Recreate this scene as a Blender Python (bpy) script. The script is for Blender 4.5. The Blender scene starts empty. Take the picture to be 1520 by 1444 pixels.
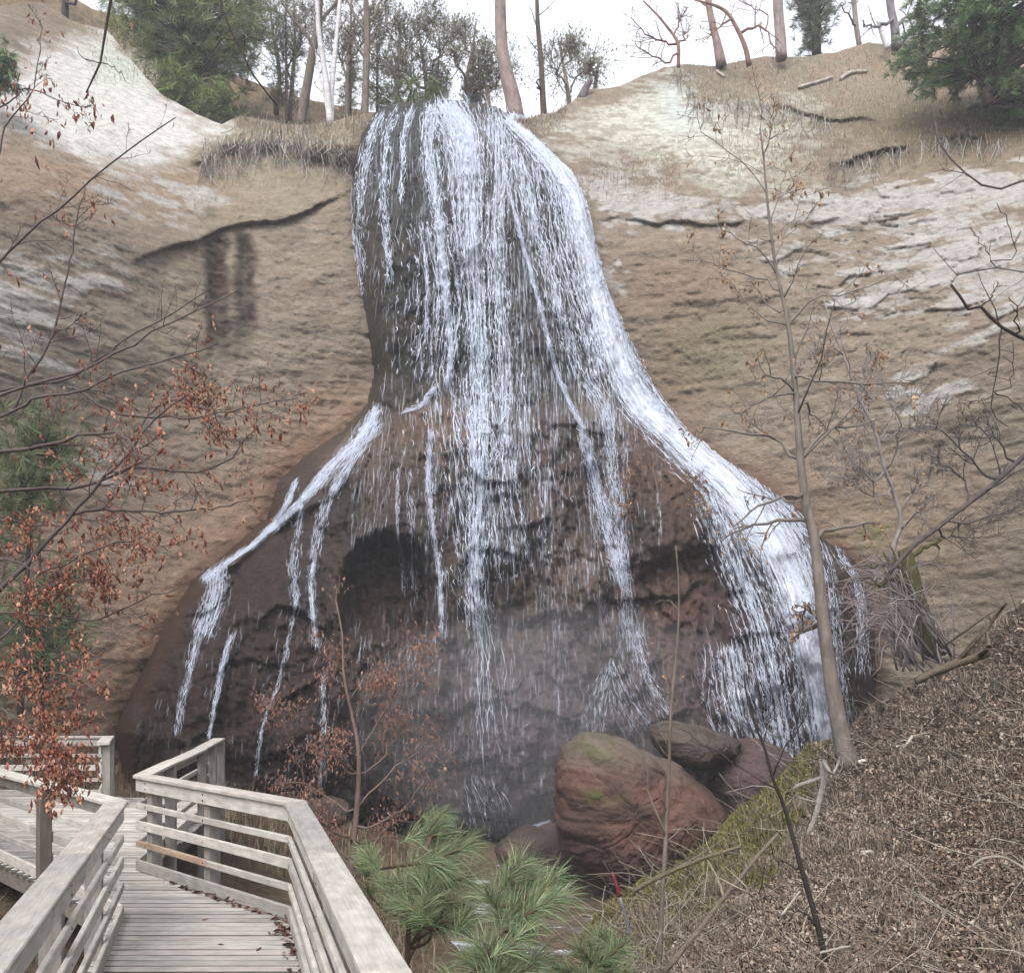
import bpy, math
import numpy as np
from mathutils import Vector

# ------------------------------------------------------------------ camera, sky, sun
SC = bpy.context.scene
COL = SC.collection
F, CX, HY, EYE = 1500.0, 760.0, 990.0, 2.14          # focal length in photo pixels, horizon row, eye height above deck
cam_d = bpy.data.cameras.new("camera")
cam = bpy.data.objects.new("camera", cam_d)
COL.objects.link(cam)
cam.location = (0, 0, EYE)
cam.rotation_euler = (math.radians(90), 0, 0)
cam_d.sensor_width = 36.0
cam_d.lens = 36.0 * F / 1520.0
cam_d.shift_x = 0.0
cam_d.shift_y = (HY - 722.0) / 1520.0
cam_d.clip_start = 0.05
cam_d.clip_end = 2000
SC.camera = cam

SUN_EL, SUN_AZ = 52.0, 200.0                          # azimuth from +Y clockwise
world = bpy.data.worlds.new("World")
SC.world = world
world.use_nodes = True
nt = world.node_tree
nt.nodes.clear()
sky = nt.nodes.new("ShaderNodeTexSky")
sky.sky_type = 'NISHITA'
sky.sun_disc = False
sky.sun_elevation = math.radians(SUN_EL)
sky.sun_rotation = math.radians(SUN_AZ)
sky.dust_density = 4.0
sky.ozone_density = 1.0
hs = nt.nodes.new("ShaderNodeHueSaturation")
hs.inputs['Saturation'].default_value = 0.2           # thin overcast: the blue is washed out
bg = nt.nodes.new("ShaderNodeBackground")
bg.inputs['Strength'].default_value = 0.15
wo = nt.nodes.new("ShaderNodeOutputWorld")
nt.links.new(sky.outputs[0], hs.inputs['Color'])
nt.links.new(hs.outputs[0], bg.inputs[0])
nt.links.new(bg.outputs[0], wo.inputs[0])
sd = bpy.data.lights.new("sun", 'SUN')
sd.energy = 0.5
sd.angle = math.radians(25)
sd.color = (1.0, 0.98, 0.95)
sun = bpy.data.objects.new("sun", sd)
COL.objects.link(sun)
_e, _a = math.radians(SUN_EL), math.radians(SUN_AZ)
_dir = Vector((math.sin(_a) * math.cos(_e), math.cos(_a) * math.cos(_e), math.sin(_e)))
sun.rotation_euler = (-_dir).to_track_quat('-Z', 'Y').to_euler()
SC.view_settings.view_transform = 'Standard'
SC.view_settings.look = 'None'
SC.view_settings.gamma = 1.0
SC.view_settings.exposure = 1.72
SC.render.engine = 'CYCLES'
SC.cycles.use_denoising = True
SC.cycles.max_bounces = 5
SC.cycles.diffuse_bounces = 3
SC.cycles.glossy_bounces = 2
SC.cycles.transmission_bounces = 2
SC.cycles.transparent_max_bounces = 16
SC.cycles.caustics_reflective = False
SC.cycles.caustics_refractive = False

RNG = np.random.default_rng(11)


# ------------------------------------------------------------------ numeric helpers
def P(px, py, d):
    px, py, d = np.broadcast_arrays(np.asarray(px, float), np.asarray(py, float), np.asarray(d, float))
    return np.stack([(px - CX) / F * d, d, EYE - (py - HY) / F * d], -1)


ALB = 0.495                                             # photo colours are brighter than the stuff itself


def srgb(r, g, b):
    c = np.array([r, g, b]) / 255.0
    return ALB * np.where(c <= 0.04045, c / 12.92, ((c + 0.055) / 1.055) ** 2.4)


def _hash(ix, iy, seed):
    h = (ix.astype(np.int64) * 374761393 + iy.astype(np.int64) * 668265263 + seed * 1442695041) & 0xFFFFFFFF
    h = ((h ^ (h >> 13)) * 1274126177) & 0xFFFFFFFF
    h = h ^ (h >> 16)
    return (h & 0xFFFFFF) / float(0xFFFFFF)


def vnoise(x, y, seed=0):
    x, y = np.asarray(x, float), np.asarray(y, float)
    ix, iy = np.floor(x), np.floor(y)
    fx, fy = x - ix, y - iy
    fx, fy = fx * fx * (3 - 2 * fx), fy * fy * (3 - 2 * fy)
    a, b = _hash(ix, iy, seed), _hash(ix + 1, iy, seed)
    c, d = _hash(ix, iy + 1, seed), _hash(ix + 1, iy + 1, seed)
    return (a + (b - a) * fx) * (1 - fy) + (c + (d - c) * fx) * fy


def fbm(x, y, octv=4, seed=0, gain=0.5):
    s, a, n = 0.0, 1.0, 0.0
    for i in range(octv):
        s = s + a * vnoise(x * 2 ** i + 17.3 * i, y * 2 ** i - 9.1 * i, seed + i)
        n += a
        a *= gain
    return s / n                                       # 0..1


def worley(x, y, seed=0):
    """cell value and distance to the second nearest minus nearest."""
    ix, iy = np.floor(x), np.floor(y)
    d1 = np.full(x.shape, 9.0); d2 = np.full(x.shape, 9.0); val = np.zeros(x.shape)
    for ox in (-1, 0, 1):
        for oy in (-1, 0, 1):
            cx, cy = ix + ox, iy + oy
            qx = cx + _hash(cx, cy, seed); qy = cy + _hash(cx, cy, seed + 5)
            d = np.hypot(x - qx, y - qy)
            v = _hash(cx, cy, seed + 9)
            near = d < d1
            d2 = np.where(near, d1, np.minimum(d2, d))
            val = np.where(near, v, val)
            d1 = np.where(near, d, d1)
    return val, d2 - d1


def sstep(a, b, x):
    t = np.clip((x - a) / (b - a), 0, 1)
    return t * t * (3 - 2 * t)


class TPS:
    """smooth interpolation through scattered control values."""
    def __init__(self, pts, lam=0.0):
        p = np.array(pts, float)
        self.p = p[:, :2] / 500.0
        n = len(p)
        K = self._k(np.linalg.norm(self.p[:, None] - self.p[None], axis=2)) + lam * np.eye(n)
        Q = np.hstack([np.ones((n, 1)), self.p])
        A = np.zeros((n + 3, n + 3))
        A[:n, :n] = K; A[:n, n:] = Q; A[n:, :n] = Q.T
        self.w = np.linalg.solve(A, np.concatenate([p[:, 2], np.zeros(3)]))

    @staticmethod
    def _k(r):
        return np.where(r > 1e-9, r * r * np.log(np.maximum(r, 1e-9)), 0.0)

    def __call__(self, x, y):
        x, y = np.broadcast_arrays(np.asarray(x, float) / 500.0, np.asarray(y, float) / 500.0)
        sh = x.shape
        x, y = x.ravel(), y.ravel()
        out = np.empty(x.size)
        n = len(self.p)
        for s in range(0, x.size, 40000):
            q = np.stack([x[s:s + 40000], y[s:s + 40000]], 1)
            r = np.sqrt(((q[:, None] - self.p[None]) ** 2).sum(2))
            out[s:s + 40000] = self._k(r) @ self.w[:n] + self.w[n] + q @ self.w[n + 1:]
        return out.reshape(sh)


def sdf(poly, x, y):
    """signed distance to a closed polygon, positive inside."""
    poly = np.array(poly, float)
    x, y = np.asarray(x, float), np.asarray(y, float)
    d = np.full(x.shape, 1e9)
    ins = np.zeros(x.shape, bool)
    for i in range(len(poly)):
        ax, ay = poly[i]; bx, by = poly[(i + 1) % len(poly)]
        ex, ey = bx - ax, by - ay
        t = np.clip(((x - ax) * ex + (y - ay) * ey) / (ex * ex + ey * ey + 1e-9), 0, 1)
        d = np.minimum(d, np.hypot(x - ax - t * ex, y - ay - t * ey))
        if abs(ey) > 1e-9:
            c = ((ay > y) != (by > y)) & (x < ex * (y - ay) / ey + ax)
            ins ^= c
    return np.where(ins, d, -d)


def lined(pts, x):
    p = np.array(pts, float)
    return np.interp(x, p[:, 0], p[:, 1])


def blob(x, y, cx, cy, rx, ry, ang=0.0):
    a = math.radians(ang)
    u = ((x - cx) * math.cos(a) + (y - cy) * math.sin(a)) / rx
    v = (-(x - cx) * math.sin(a) + (y - cy) * math.cos(a)) / ry
    return np.exp(-(u * u + v * v))


def resample(pts, n):
    """Catmull-Rom through the points (any dimension), n samples."""
    p = np.array(pts, float)
    if len(p) == 2:
        t = np.linspace(0, 1, n)[:, None]
        return p[0] * (1 - t) + p[1] * t
    q = np.vstack([2 * p[0] - p[1], p, 2 * p[-1] - p[-2]])
    L = np.concatenate([[0], np.cumsum(np.linalg.norm(np.diff(p[:, :3], axis=0), axis=1))])
    s = np.linspace(0, L[-1], n)
    k = np.clip(np.searchsorted(L, s, side='right') - 1, 0, len(p) - 2)
    t = ((s - L[k]) / np.maximum(L[k + 1] - L[k], 1e-9))[:, None]
    a, b, c, d = q[k], q[k + 1], q[k + 2], q[k + 3]
    return 0.5 * (2 * b + (c - a) * t + (2 * a - 5 * b + 4 * c - d) * t ** 2 + (3 * b - a - 3 * c + d) * t ** 3)


# ------------------------------------------------------------------ mesh helpers
class MB:
    """collects vertices, faces and per-vertex colours for ONE mesh object."""
    def __init__(self):
        self.v, self.c, self.g, self.q, self.t = [], [], [], [], []
        self.n = 0
        self.tubes = {}

    def add(self, v, quads=None, tris=None, col=(0.5, 0.5, 0.5), g=None):
        v = np.asarray(v, float).reshape(-1, 3)
        m = len(v)
        c = np.asarray(col, float)
        if c.ndim == 1:
            c = np.tile(c[:3], (m, 1))
        self.v.append(v); self.c.append(c[:, :3])
        self.g.append(np.zeros((m, 3)) if g is None else np.asarray(g, float))
        if quads is not None and len(quads):
            self.q.append(np.asarray(quads, np.int64) + self.n)
        if tris is not None and len(tris):
            self.t.append(np.asarray(tris, np.int64) + self.n)
        self.n += m

    def tube(self, pts, rad, sides=4, col=(0.5, 0.5, 0.5)):
        pts = np.asarray(pts, float)
        rad = np.broadcast_to(np.asarray(rad, float), (len(pts),))
        self.tubes.setdefault((len(pts), sides), []).append((pts, rad, np.asarray(col, float)[:3]))

    def flush(self):
        for (n, k), lst in self.tubes.items():
            Pp = np.array([l[0] for l in lst]); R = np.array([l[1] for l in lst]); C = np.array([l[2] for l in lst])
            m = len(lst)
            T = np.gradient(Pp, axis=1)
            T /= np.linalg.norm(T, axis=2, keepdims=True) + 1e-12
            mt = np.abs(T.mean(1)[:, 2])
            ref = np.where((mt > 0.75)[:, None], np.array([[1.0, 0.13, 0.05]]), np.array([[0.05, 0.1, 1.0]]))[:, None, :]
            S = np.cross(T, ref); S /= np.linalg.norm(S, axis=2, keepdims=True) + 1e-12
            U = np.cross(S, T)
            a = np.arange(k) / k * 2 * math.pi
            ring = S[:, :, None] * np.cos(a)[None, None, :, None] + U[:, :, None] * np.sin(a)[None, None, :, None]
            V = Pp[:, :, None] + ring * R[:, :, None, None]
            idx = np.arange(m * n * k).reshape(m, n, k)
            A = idx[:, :-1, :]; B = idx[:, 1:, :]
            quads = np.stack([A, np.roll(A, -1, 2), np.roll(B, -1, 2), B], -1).reshape(-1, 4)
            tr = []
            for j in range(1, k - 1):
                tr.append(np.stack([idx[:, -1, 0], idx[:, -1, j], idx[:, -1, j + 1]], -1))
                tr.append(np.stack([idx[:, 0, 0], idx[:, 0, j + 1], idx[:, 0, j]], -1))
            cc = np.repeat(C, n * k, axis=0)
            self.add(V.reshape(-1, 3), quads, np.concatenate(tr), cc)
        self.tubes = {}

    def build(self, name, mat, parent=None, base=None, smooth=True):
        self.flush()
        V = np.concatenate(self.v); C = np.concatenate(self.c); G = np.concatenate(self.g)
        if parent is not None:
            b = np.array(parent['base'])
        else:
            b = np.zeros(3) if base is None else np.array(base)
        me = bpy.data.meshes.new(name)
        Q = np.concatenate(self.q) if self.q else np.zeros((0, 4), np.int64)
        T = np.concatenate(self.t) if self.t else np.zeros((0, 3), np.int64)
        me.vertices.add(len(V))
        me.vertices.foreach_set('co', (V - b).astype(np.float32).ravel())
        loops = np.concatenate([Q.ravel(), T.ravel()]).astype(np.int32)
        me.loops.add(len(loops))
        me.loops.foreach_set('vertex_index', loops)
        me.polygons.add(len(Q) + len(T))
        ls = np.concatenate([np.arange(len(Q)) * 4, len(Q) * 4 + np.arange(len(T)) * 3]).astype(np.int32)
        lt = np.concatenate([np.full(len(Q), 4), np.full(len(T), 3)]).astype(np.int32)
        me.polygons.foreach_set('loop_start', ls)
        me.polygons.foreach_set('loop_total', lt)
        me.polygons.foreach_set('use_smooth', np.full(len(Q) + len(T), smooth))
        at = me.attributes.new('col', 'FLOAT_COLOR', 'POINT')
        at.data.foreach_set('color', np.hstack([C, np.ones((len(C), 1))]).astype(np.float32).ravel())
        if np.any(G):
            ag = me.attributes.new('grain', 'FLOAT_VECTOR', 'POINT')
            ag.data.foreach_set('vector', G.astype(np.float32).ravel())
        me.update(calc_edges=True)
        me.validate()
        me.materials.append(mat)
        o = bpy.data.objects.new(name, me)
        COL.objects.link(o)
        if parent is not None:
            o.parent = parent
        else:
            o.location = tuple(b)
        return o


def thing(name, label, cat, base, group=None):
    o = bpy.data.objects.new(name, None)
    COL.objects.link(o)
    o.location = tuple(np.asarray(base, float))
    o.empty_display_size = 0.2
    o['base'] = [float(x) for x in np.asarray(base, float)]
    return tag(o, label, cat, group)


def tag(o, label, cat, group=None, kind=None):
    o['label'] = label
    o['category'] = cat
    if group:
        o['group'] = group
    if kind:
        o['kind'] = kind
    return o


def grid_faces(nr, nc, keep=None):
    i = np.arange(nr * nc).reshape(nr, nc)
    q = np.stack([i[:-1, :-1], i[:-1, 1:], i[1:, 1:], i[1:, :-1]], -1)
    if keep is not None:
        k = keep[:-1, :-1] & keep[:-1, 1:] & keep[1:, 1:] & keep[1:, :-1]
        q = q[k]
    return q.reshape(-1, 4)


# ------------------------------------------------------------------ materials
def material(name, color=None, rough=0.85, fine=6.0, amt=0.35, bump=0.0, bump_scale=8.0, spec=0.3, stretch=(1, 1, 1), transl=0.0, fine2=None):
    m = bpy.data.materials.new(name)
    m.use_nodes = True
    n, l = m.node_tree.nodes, m.node_tree.links
    b = n['Principled BSDF']
    b.inputs['Roughness'].default_value = rough
    b.inputs['Specular IOR Level'].default_value = spec
    tc = n.new('ShaderNodeTexCoord')
    mp = n.new('ShaderNodeMapping')
    mp.inputs['Scale'].default_value = stretch
    l.new(tc.outputs['Object'], mp.inputs[0])
    if color is None:
        a = n.new('ShaderNodeAttribute'); a.attribute_name = 'col'
        src = a.outputs['Color']
    else:
        a = n.new('ShaderNodeRGB'); a.outputs[0].default_value = (*color, 1)
        src = a.outputs[0]
    tex = n.new('ShaderNodeTexNoise')
    tex.inputs['Scale'].default_value = fine
    tex.inputs['Detail'].default_value = 6
    tex.inputs['Roughness'].default_value = 0.65
    l.new(mp.outputs[0], tex.inputs['Vector'])
    mr = n.new('ShaderNodeMapRange')
    mr.inputs[1].default_value = 0.3; mr.inputs[2].default_value = 0.7
    mr.inputs[3].default_value = 1 - amt; mr.inputs[4].default_value = 1 + amt
    l.new(tex.outputs[0], mr.inputs[0])
    fac = mr.outputs[0]
    if fine2:
        t2 = n.new('ShaderNodeTexNoise'); t2.inputs['Scale'].default_value = fine2; t2.inputs['Detail'].default_value = 5
        t2.inputs['Roughness'].default_value = 0.75
        l.new(mp.outputs[0], t2.inputs['Vector'])
        m2 = n.new('ShaderNodeMapRange')
        m2.inputs[1].default_value = 0.3; m2.inputs[2].default_value = 0.7
        m2.inputs[3].default_value = 1 - amt; m2.inputs[4].default_value = 1 + amt
        l.new(t2.outputs[0], m2.inputs[0])
        mm = n.new('ShaderNodeMath'); mm.operation = 'MULTIPLY'
        l.new(fac, mm.inputs[0]); l.new(m2.outputs[0], mm.inputs[1])
        fac = mm.outputs[0]
    vm = n.new('ShaderNodeVectorMath'); vm.operation = 'SCALE'
    l.new(src, vm.inputs[0]); l.new(fac, vm.inputs['Scale'])
    l.new(vm.outputs[0], b.inputs['Base Color'])
    if bump:
        bt = n.new('ShaderNodeTexNoise')
        bt.inputs['Scale'].default_value = bump_scale
        bt.inputs['Detail'].default_value = 8
        bt.inputs['Roughness'].default_value = 0.7
        l.new(mp.outputs[0], bt.inputs['Vector'])
        bp = n.new('ShaderNodeBump')
        bp.inputs['Strength'].default_value = bump
        bp.inputs['Distance'].default_value = 0.08
        l.new(bt.outputs[0], bp.inputs['Height'])
        l.new(bp.outputs[0], b.inputs['Normal'])
    if transl:
        tr = n.new('ShaderNodeBsdfTranslucent')
        l.new(vm.outputs[0], tr.inputs['Color'])
        mx = n.new('ShaderNodeMixShader'); mx.inputs[0].default_value = transl
        l.new(b.outputs[0], mx.inputs[1]); l.new(tr.outputs[0], mx.inputs[2])
        l.new(mx.outputs[0], n['Material Output'].inputs[0])
    return m


def wood_material(name, tint=(1, 1, 1)):
    m = bpy.data.materials.new(name)
    m.use_nodes = True
    n, l = m.node_tree.nodes, m.node_tree.links
    b = n['Principled BSDF']
    b.inputs['Roughness'].default_value = 0.8
    b.inputs['Specular IOR Level'].default_value = 0.25
    a = n.new('ShaderNodeAttribute'); a.attribute_name = 'grain'
    c = n.new('ShaderNodeAttribute'); c.attribute_name = 'col'
    mp = n.new('ShaderNodeMapping'); mp.inputs['Scale'].default_value = (2.2, 46.0, 46.0)
    l.new(a.outputs['Vector'], mp.inputs[0])
    t1 = n.new('ShaderNodeTexNoise'); t1.inputs['Scale'].default_value = 1.6; t1.inputs['Detail'].default_value = 7
    t1.inputs['Roughness'].default_value = 0.7
    l.new(mp.outputs[0], t1.inputs['Vector'])
    mp2 = n.new('ShaderNodeMapping'); mp2.inputs['Scale'].default_value = (2.6, 6.0, 6.0)
    l.new(a.outputs['Vector'], mp2.inputs[0])
    t2 = n.new('ShaderNodeTexNoise'); t2.inputs['Scale'].default_value = 2.2; t2.inputs['Detail'].default_value = 5
    l.new(mp2.outputs[0], t2.inputs['Vector'])
    r1 = n.new('ShaderNodeMapRange'); r1.inputs[1].default_value = 0.3; r1.inputs[2].default_value = 0.7
    r1.inputs[3].default_value = 0.74; r1.inputs[4].default_value = 1.14
    r2 = n.new('ShaderNodeMapRange'); r2.inputs[1].default_value = 0.3; r2.inputs[2].default_value = 0.7
    r2.inputs[3].default_value = 0.78; r2.inputs[4].default_value = 1.2
    l.new(t1.outputs[0], r1.inputs[0]); l.new(t2.outputs[0], r2.inputs[0])
    mu = n.new('ShaderNodeMath'); mu.operation = 'MULTIPLY'
    l.new(r1.outputs[0], mu.inputs[0]); l.new(r2.outputs[0], mu.inputs[1])
    vm = n.new('ShaderNodeVectorMath'); vm.operation = 'SCALE'
    l.new(c.outputs['Color'], vm.inputs[0]); l.new(mu.outputs[0], vm.inputs['Scale'])
    l.new(vm.outputs[0], b.inputs['Base Color'])
    bp = n.new('ShaderNodeBump'); bp.inputs['Strength'].default_value = 0.35; bp.inputs['Distance'].default_value = 0.01
    l.new(t1.outputs[0], bp.inputs['Height']); l.new(bp.outputs[0], b.inputs['Normal'])
    return m


def water_material(name, alpha, gaps=0.0, tint=(0.66, 0.71, 0.82)):
    m = bpy.data.materials.new(name)
    m.use_nodes = True
    n, l = m.node_tree.nodes, m.node_tree.links
    b = n['Principled BSDF']
    b.inputs['Base Color'].default_value = (*tint, 1)
    b.inputs['Roughness'].default_value = 0.35
    b.inputs['Specular IOR Level'].default_value = 0.5
    tl = n.new('ShaderNodeBsdfTranslucent'); tl.inputs[0].default_value = (*tint, 1)
    m1 = n.new('ShaderNodeMixShader'); m1.inputs[0].default_value = 0.3
    l.new(b.outputs[0], m1.inputs[1]); l.new(tl.outputs[0], m1.inputs[2])
    tp = n.new('ShaderNodeBsdfTransparent')
    m2 = n.new('ShaderNodeMixShader'); m2.inputs[0].default_value = alpha
    l.new(tp.outputs[0], m2.inputs[1]); l.new(m1.outputs[0], m2.inputs[2])
    if gaps:
        # x along the flow, y across (both in strand units), z = how much water there is
        a = n.new('ShaderNodeAttribute'); a.attribute_name = 'grain'
        sp = n.new('ShaderNodeSeparateXYZ'); l.new(a.outputs['Vector'], sp.inputs[0])
        outs = []
        for sc_, det in (((0.010, 0.30, 0.0), 3), ((0.055, 0.36, 0.0), 5)):
            mp = n.new('ShaderNodeMapping'); mp.inputs['Scale'].default_value = sc_
            l.new(a.outputs['Vector'], mp.inputs[0])
            t = n.new('ShaderNodeTexNoise'); t.inputs['Scale'].default_value = gaps; t.inputs['Detail'].default_value = det
            t.inputs['Roughness'].default_value = 0.65
            l.new(mp.outputs[0], t.inputs['Vector'])
            outs.append(t.outputs[0])
        av = n.new('ShaderNodeMath'); av.operation = 'ADD'
        l.new(outs[0], av.inputs[0]); l.new(outs[1], av.inputs[1])
        ad = n.new('ShaderNodeMath'); ad.operation = 'ADD'
        l.new(av.outputs[0], ad.inputs[0]); l.new(sp.outputs[2], ad.inputs[1])
        mr = n.new('ShaderNodeMapRange'); mr.inputs[1].default_value = 1.42; mr.inputs[2].default_value = 1.85
        mr.inputs[3].default_value = 0.0; mr.inputs[4].default_value = alpha
        l.new(ad.outputs[0], mr.inputs[0])
        l.new(mr.outputs[0], m2.inputs[0])
        bp = n.new('ShaderNodeBump'); bp.inputs['Strength'].default_value = 0.6; bp.inputs['Distance'].default_value = 0.12
        l.new(av.outputs[0], bp.inputs['Height']); l.new(bp.outputs[0], b.inputs['Normal'])
    l.new(m2.outputs[0], n['Material Output'].inputs[0])
    return m


M = {
    'cliff': material('cliff_earth', rough=0.95, fine=4.0, amt=0.27, bump=1.0, bump_scale=10.0, spec=0.1, stretch=(1, 1, 2.1), fine2=18.0),
    'rock': material('wet_travertine', rough=0.5, fine=4.0, amt=0.5, bump=1.0, bump_scale=6.0, spec=0.22, stretch=(1.6, 1, 0.8), fine2=16.0),
    'boulder': material('boulder_stone', rough=0.7, fine=3.0, amt=0.25, bump=1.0, bump_scale=7.0, spec=0.3, fine2=14.0),
    'soil': material('soil', rough=0.95, fine=7.0, amt=0.45, bump=0.9, bump_scale=9.0, spec=0.1),
    'bark': material('bark', rough=0.9, fine=9.0, amt=0.4, bump=0.6, bump_scale=14.0, spec=0.15, stretch=(1, 1, 0.3)),
    'twig': material('twig_bark', rough=0.85, fine=20.0, amt=0.25, spec=0.2),
    'leaf': material('dry_leaf', rough=0.7, fine=30.0, amt=0.25, spec=0.25, transl=0.25),
    'needle': material('pine_needles', rough=0.55, fine=3.0, amt=0.3, spec=0.3, transl=0.2),
    'grass': material('dry_grass', rough=0.85, fine=2.0, amt=0.25, spec=0.15, transl=0.2),
    'wood': wood_material('weathered_boards'),
    'chute': water_material('white_water', 0.95, gaps=1.0, tint=(0.66, 0.70, 0.79)),
    'streak': water_material('falling_water', 0.82),
    'trickle': water_material('trickle_water', 0.6),
    'thin': water_material('thin_water', 0.42),
    'stake': material('stake_paint', rough=0.5, fine=20, amt=0.15, spec=0.4),
}

# ------------------------------------------------------------------ cliff
RIM = [(-900, -40), (-300, -30), (0, 8), (45, 2), (75, 8), (105, 30), (160, 46), (200, 95), (240, 142), (290, 168), (330, 184), (360, 172),
       (440, 186), (500, 180), (540, 168), (600, 172), (700, 176), (780, 176), (825, 166), (850, 150), (872, 132), (905, 130), (940, 120),
       (985, 100), (1020, 95), (1062, 98), (1090, 93), (1140, 84), (1200, 84), (1240, 78), (1290, 64), (1330, 66), (1400, 45),
       (1520, 28), (1800, 0), (2300, -30)]
DEPTH = TPS([
    (-700, -20, 22), (-700, 600, 11), (-700, 1340, 9),
    (-300, -20, 28), (-300, 300, 19), (-300, 600, 17), (-300, 1340, 13),
    (0, 10, 31), (0, 330, 23.5), (0, 600, 21.5), (0, 900, 20), (0, 1340, 18),
    (100, 150, 29.5), (60, 250, 25.5), (110, 30, 33), (200, 220, 29.5),
    (250, 330, 28), (250, 600, 26), (250, 900, 24), (250, 1340, 22),
    (330, 184, 32.5), (450, 330, 29.5), (450, 600, 28), (450, 900, 27), (450, 1340, 26),
    (520, 180, 32), (760, 178, 33), (760, 600, 29), (760, 1340, 27.5),
    (860, 140, 35), (900, 250, 31.5), (950, 330, 30), (950, 600, 28.5), (1000, 1340, 26.5),
    (1000, 100, 37.5), (1050, 200, 32.5), (1100, 330, 29.5), (1150, 600, 27), (1200, 1340, 24.5),
    (1200, 84, 38), (1200, 170, 34), (1250, 230, 31), (1300, 330, 28.5), (1350, 600, 25), (1400, 1340, 22),
    (1500, 30, 38), (1450, 160, 32.5), (1500, 330, 26), (1520, 600, 22.5), (1600, 1340, 19),
    (1850, 0, 32), (1850, 330, 20), (1850, 700, 16), (1850, 1340, 14),
    (2300, 0, 24), (2300, 600, 10), (2300, 1340, 8)])

LEDGE_L = [(180, 395), (250, 365), (320, 343), (400, 325), (460, 312), (520, 285)]
LEDGE_R = [(880, 322), (960, 326), (1040, 330), (1120, 330), (1200, 326), (1300, 322), (1370, 318)]
LEDGE_T = [(1010, 112), (1040, 150), (1110, 152), (1170, 158), (1215, 176), (1250, 180), (1310, 172), (1400, 166)]
LEDGE_U = [(1200, 244), (1240, 240), (1300, 226), (1360, 208), (1420, 200), (1500, 205)]


def cliff_shape(px, py):
    """depth of the cliff face at a photo pixel, with strata, ledges and lumps."""
    d = DEPTH(px, py)
    w = P(px, py, d)
    X, Z = w[..., 0], w[..., 2]
    rim = np.interp(px, [r[0] for r in RIM], [r[1] for r in RIM])
    amp = 0.35 + 0.65 * sstep(20, 160, py - rim)
    d = d - amp * (0.8 - 0.4 * sstep(250, 60, px)) * (fbm(X * 0.22, Z * 0.3, 3, 3) - 0.5)
    d = d - amp * (0.2 - 0.1 * sstep(300, 100, px)) * (fbm(X * 0.5 + 4, Z * 1.5, 4, 21) - 0.5)
    d = d - amp * 0.27 * (fbm(X * 2.0, Z * 2.8, 5, 33, 0.72) - 0.5)
    calm = 1 - 0.75 * sstep(560, 760, py) * sstep(700, 500, px)
    d = d - amp * calm * 0.09 * (fbm(X * 0.8, Z * 8.0, 4, 36, 0.65) - 0.5)
    # rougher broken beds on the right and upper left
    beds = np.clip(blob(px, py, 1330, 420, 260, 150) + 0.25 * blob(px, py, 200, 330, 260, 90) + 0.15 * blob(px, py, 60, 480, 100, 130), 0, 1)
    v, e = worley(X * 1.3 + 0.6 * fbm(X, Z, 2, 8), Z * 3.0, 4)
    d = d + beds * (0.2 * (v - 0.4) + 0.05 * (1 - sstep(0, 0.15, e)))
    for pts, depth, fall, x0, x1 in ((LEDGE_L, 0.26, 120, 190, 515), (LEDGE_R, 0.17, 40, 885, 1380), (LEDGE_T, 0.24, 40, 1015, 1320), (LEDGE_U, 0.34, 45, 1205, 1480)):
        ly = lined(pts, px) + 16 * (fbm(X * 1.6, Z * 0.2, 4, 55) - 0.5)
        side = sstep(x0 - 10, x0 + 60, px) * (1 - sstep(x1 - 60, x1 + 10, px)) * (1.0 if x0 < 300 else sstep(0.32, 0.62, fbm(X * 0.55, Z * 0.1, 3, 57)) * 1.15)
        dy = py - ly
        d = d + side * depth * sstep(0, 5, dy) * (1 - sstep(8, fall, dy))
        d = d - side * 0.35 * depth * np.exp(-(np.clip(-dy, 0, 99) / 18) ** 2) * (dy < 3)
    for bx, by, rx, ry, hgt in ((345, 212, 34, 16, 0.5), (402, 208, 30, 14, 0.4), (470, 214, 36, 20, 0.55), (510, 222, 20, 22, 0.5), (300, 232, 20, 12, 0.3)):
        bb = blob(px, py, bx, by, rx, ry); cc = blob(px, py, bx, by + ry * 1.3, rx, ry * 0.5)
        d = d - hgt * bb * (0.6 + 0.8 * fbm(X * 3, Z * 3, 3, 64)) + 0.5 * hgt * cc
    # shallow vertical runnels of old seeps
    d = d + 0.35 * (blob(px, py, 322, 420, 14, 110) + blob(px, py, 362, 410, 12, 80))
    return d


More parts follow.
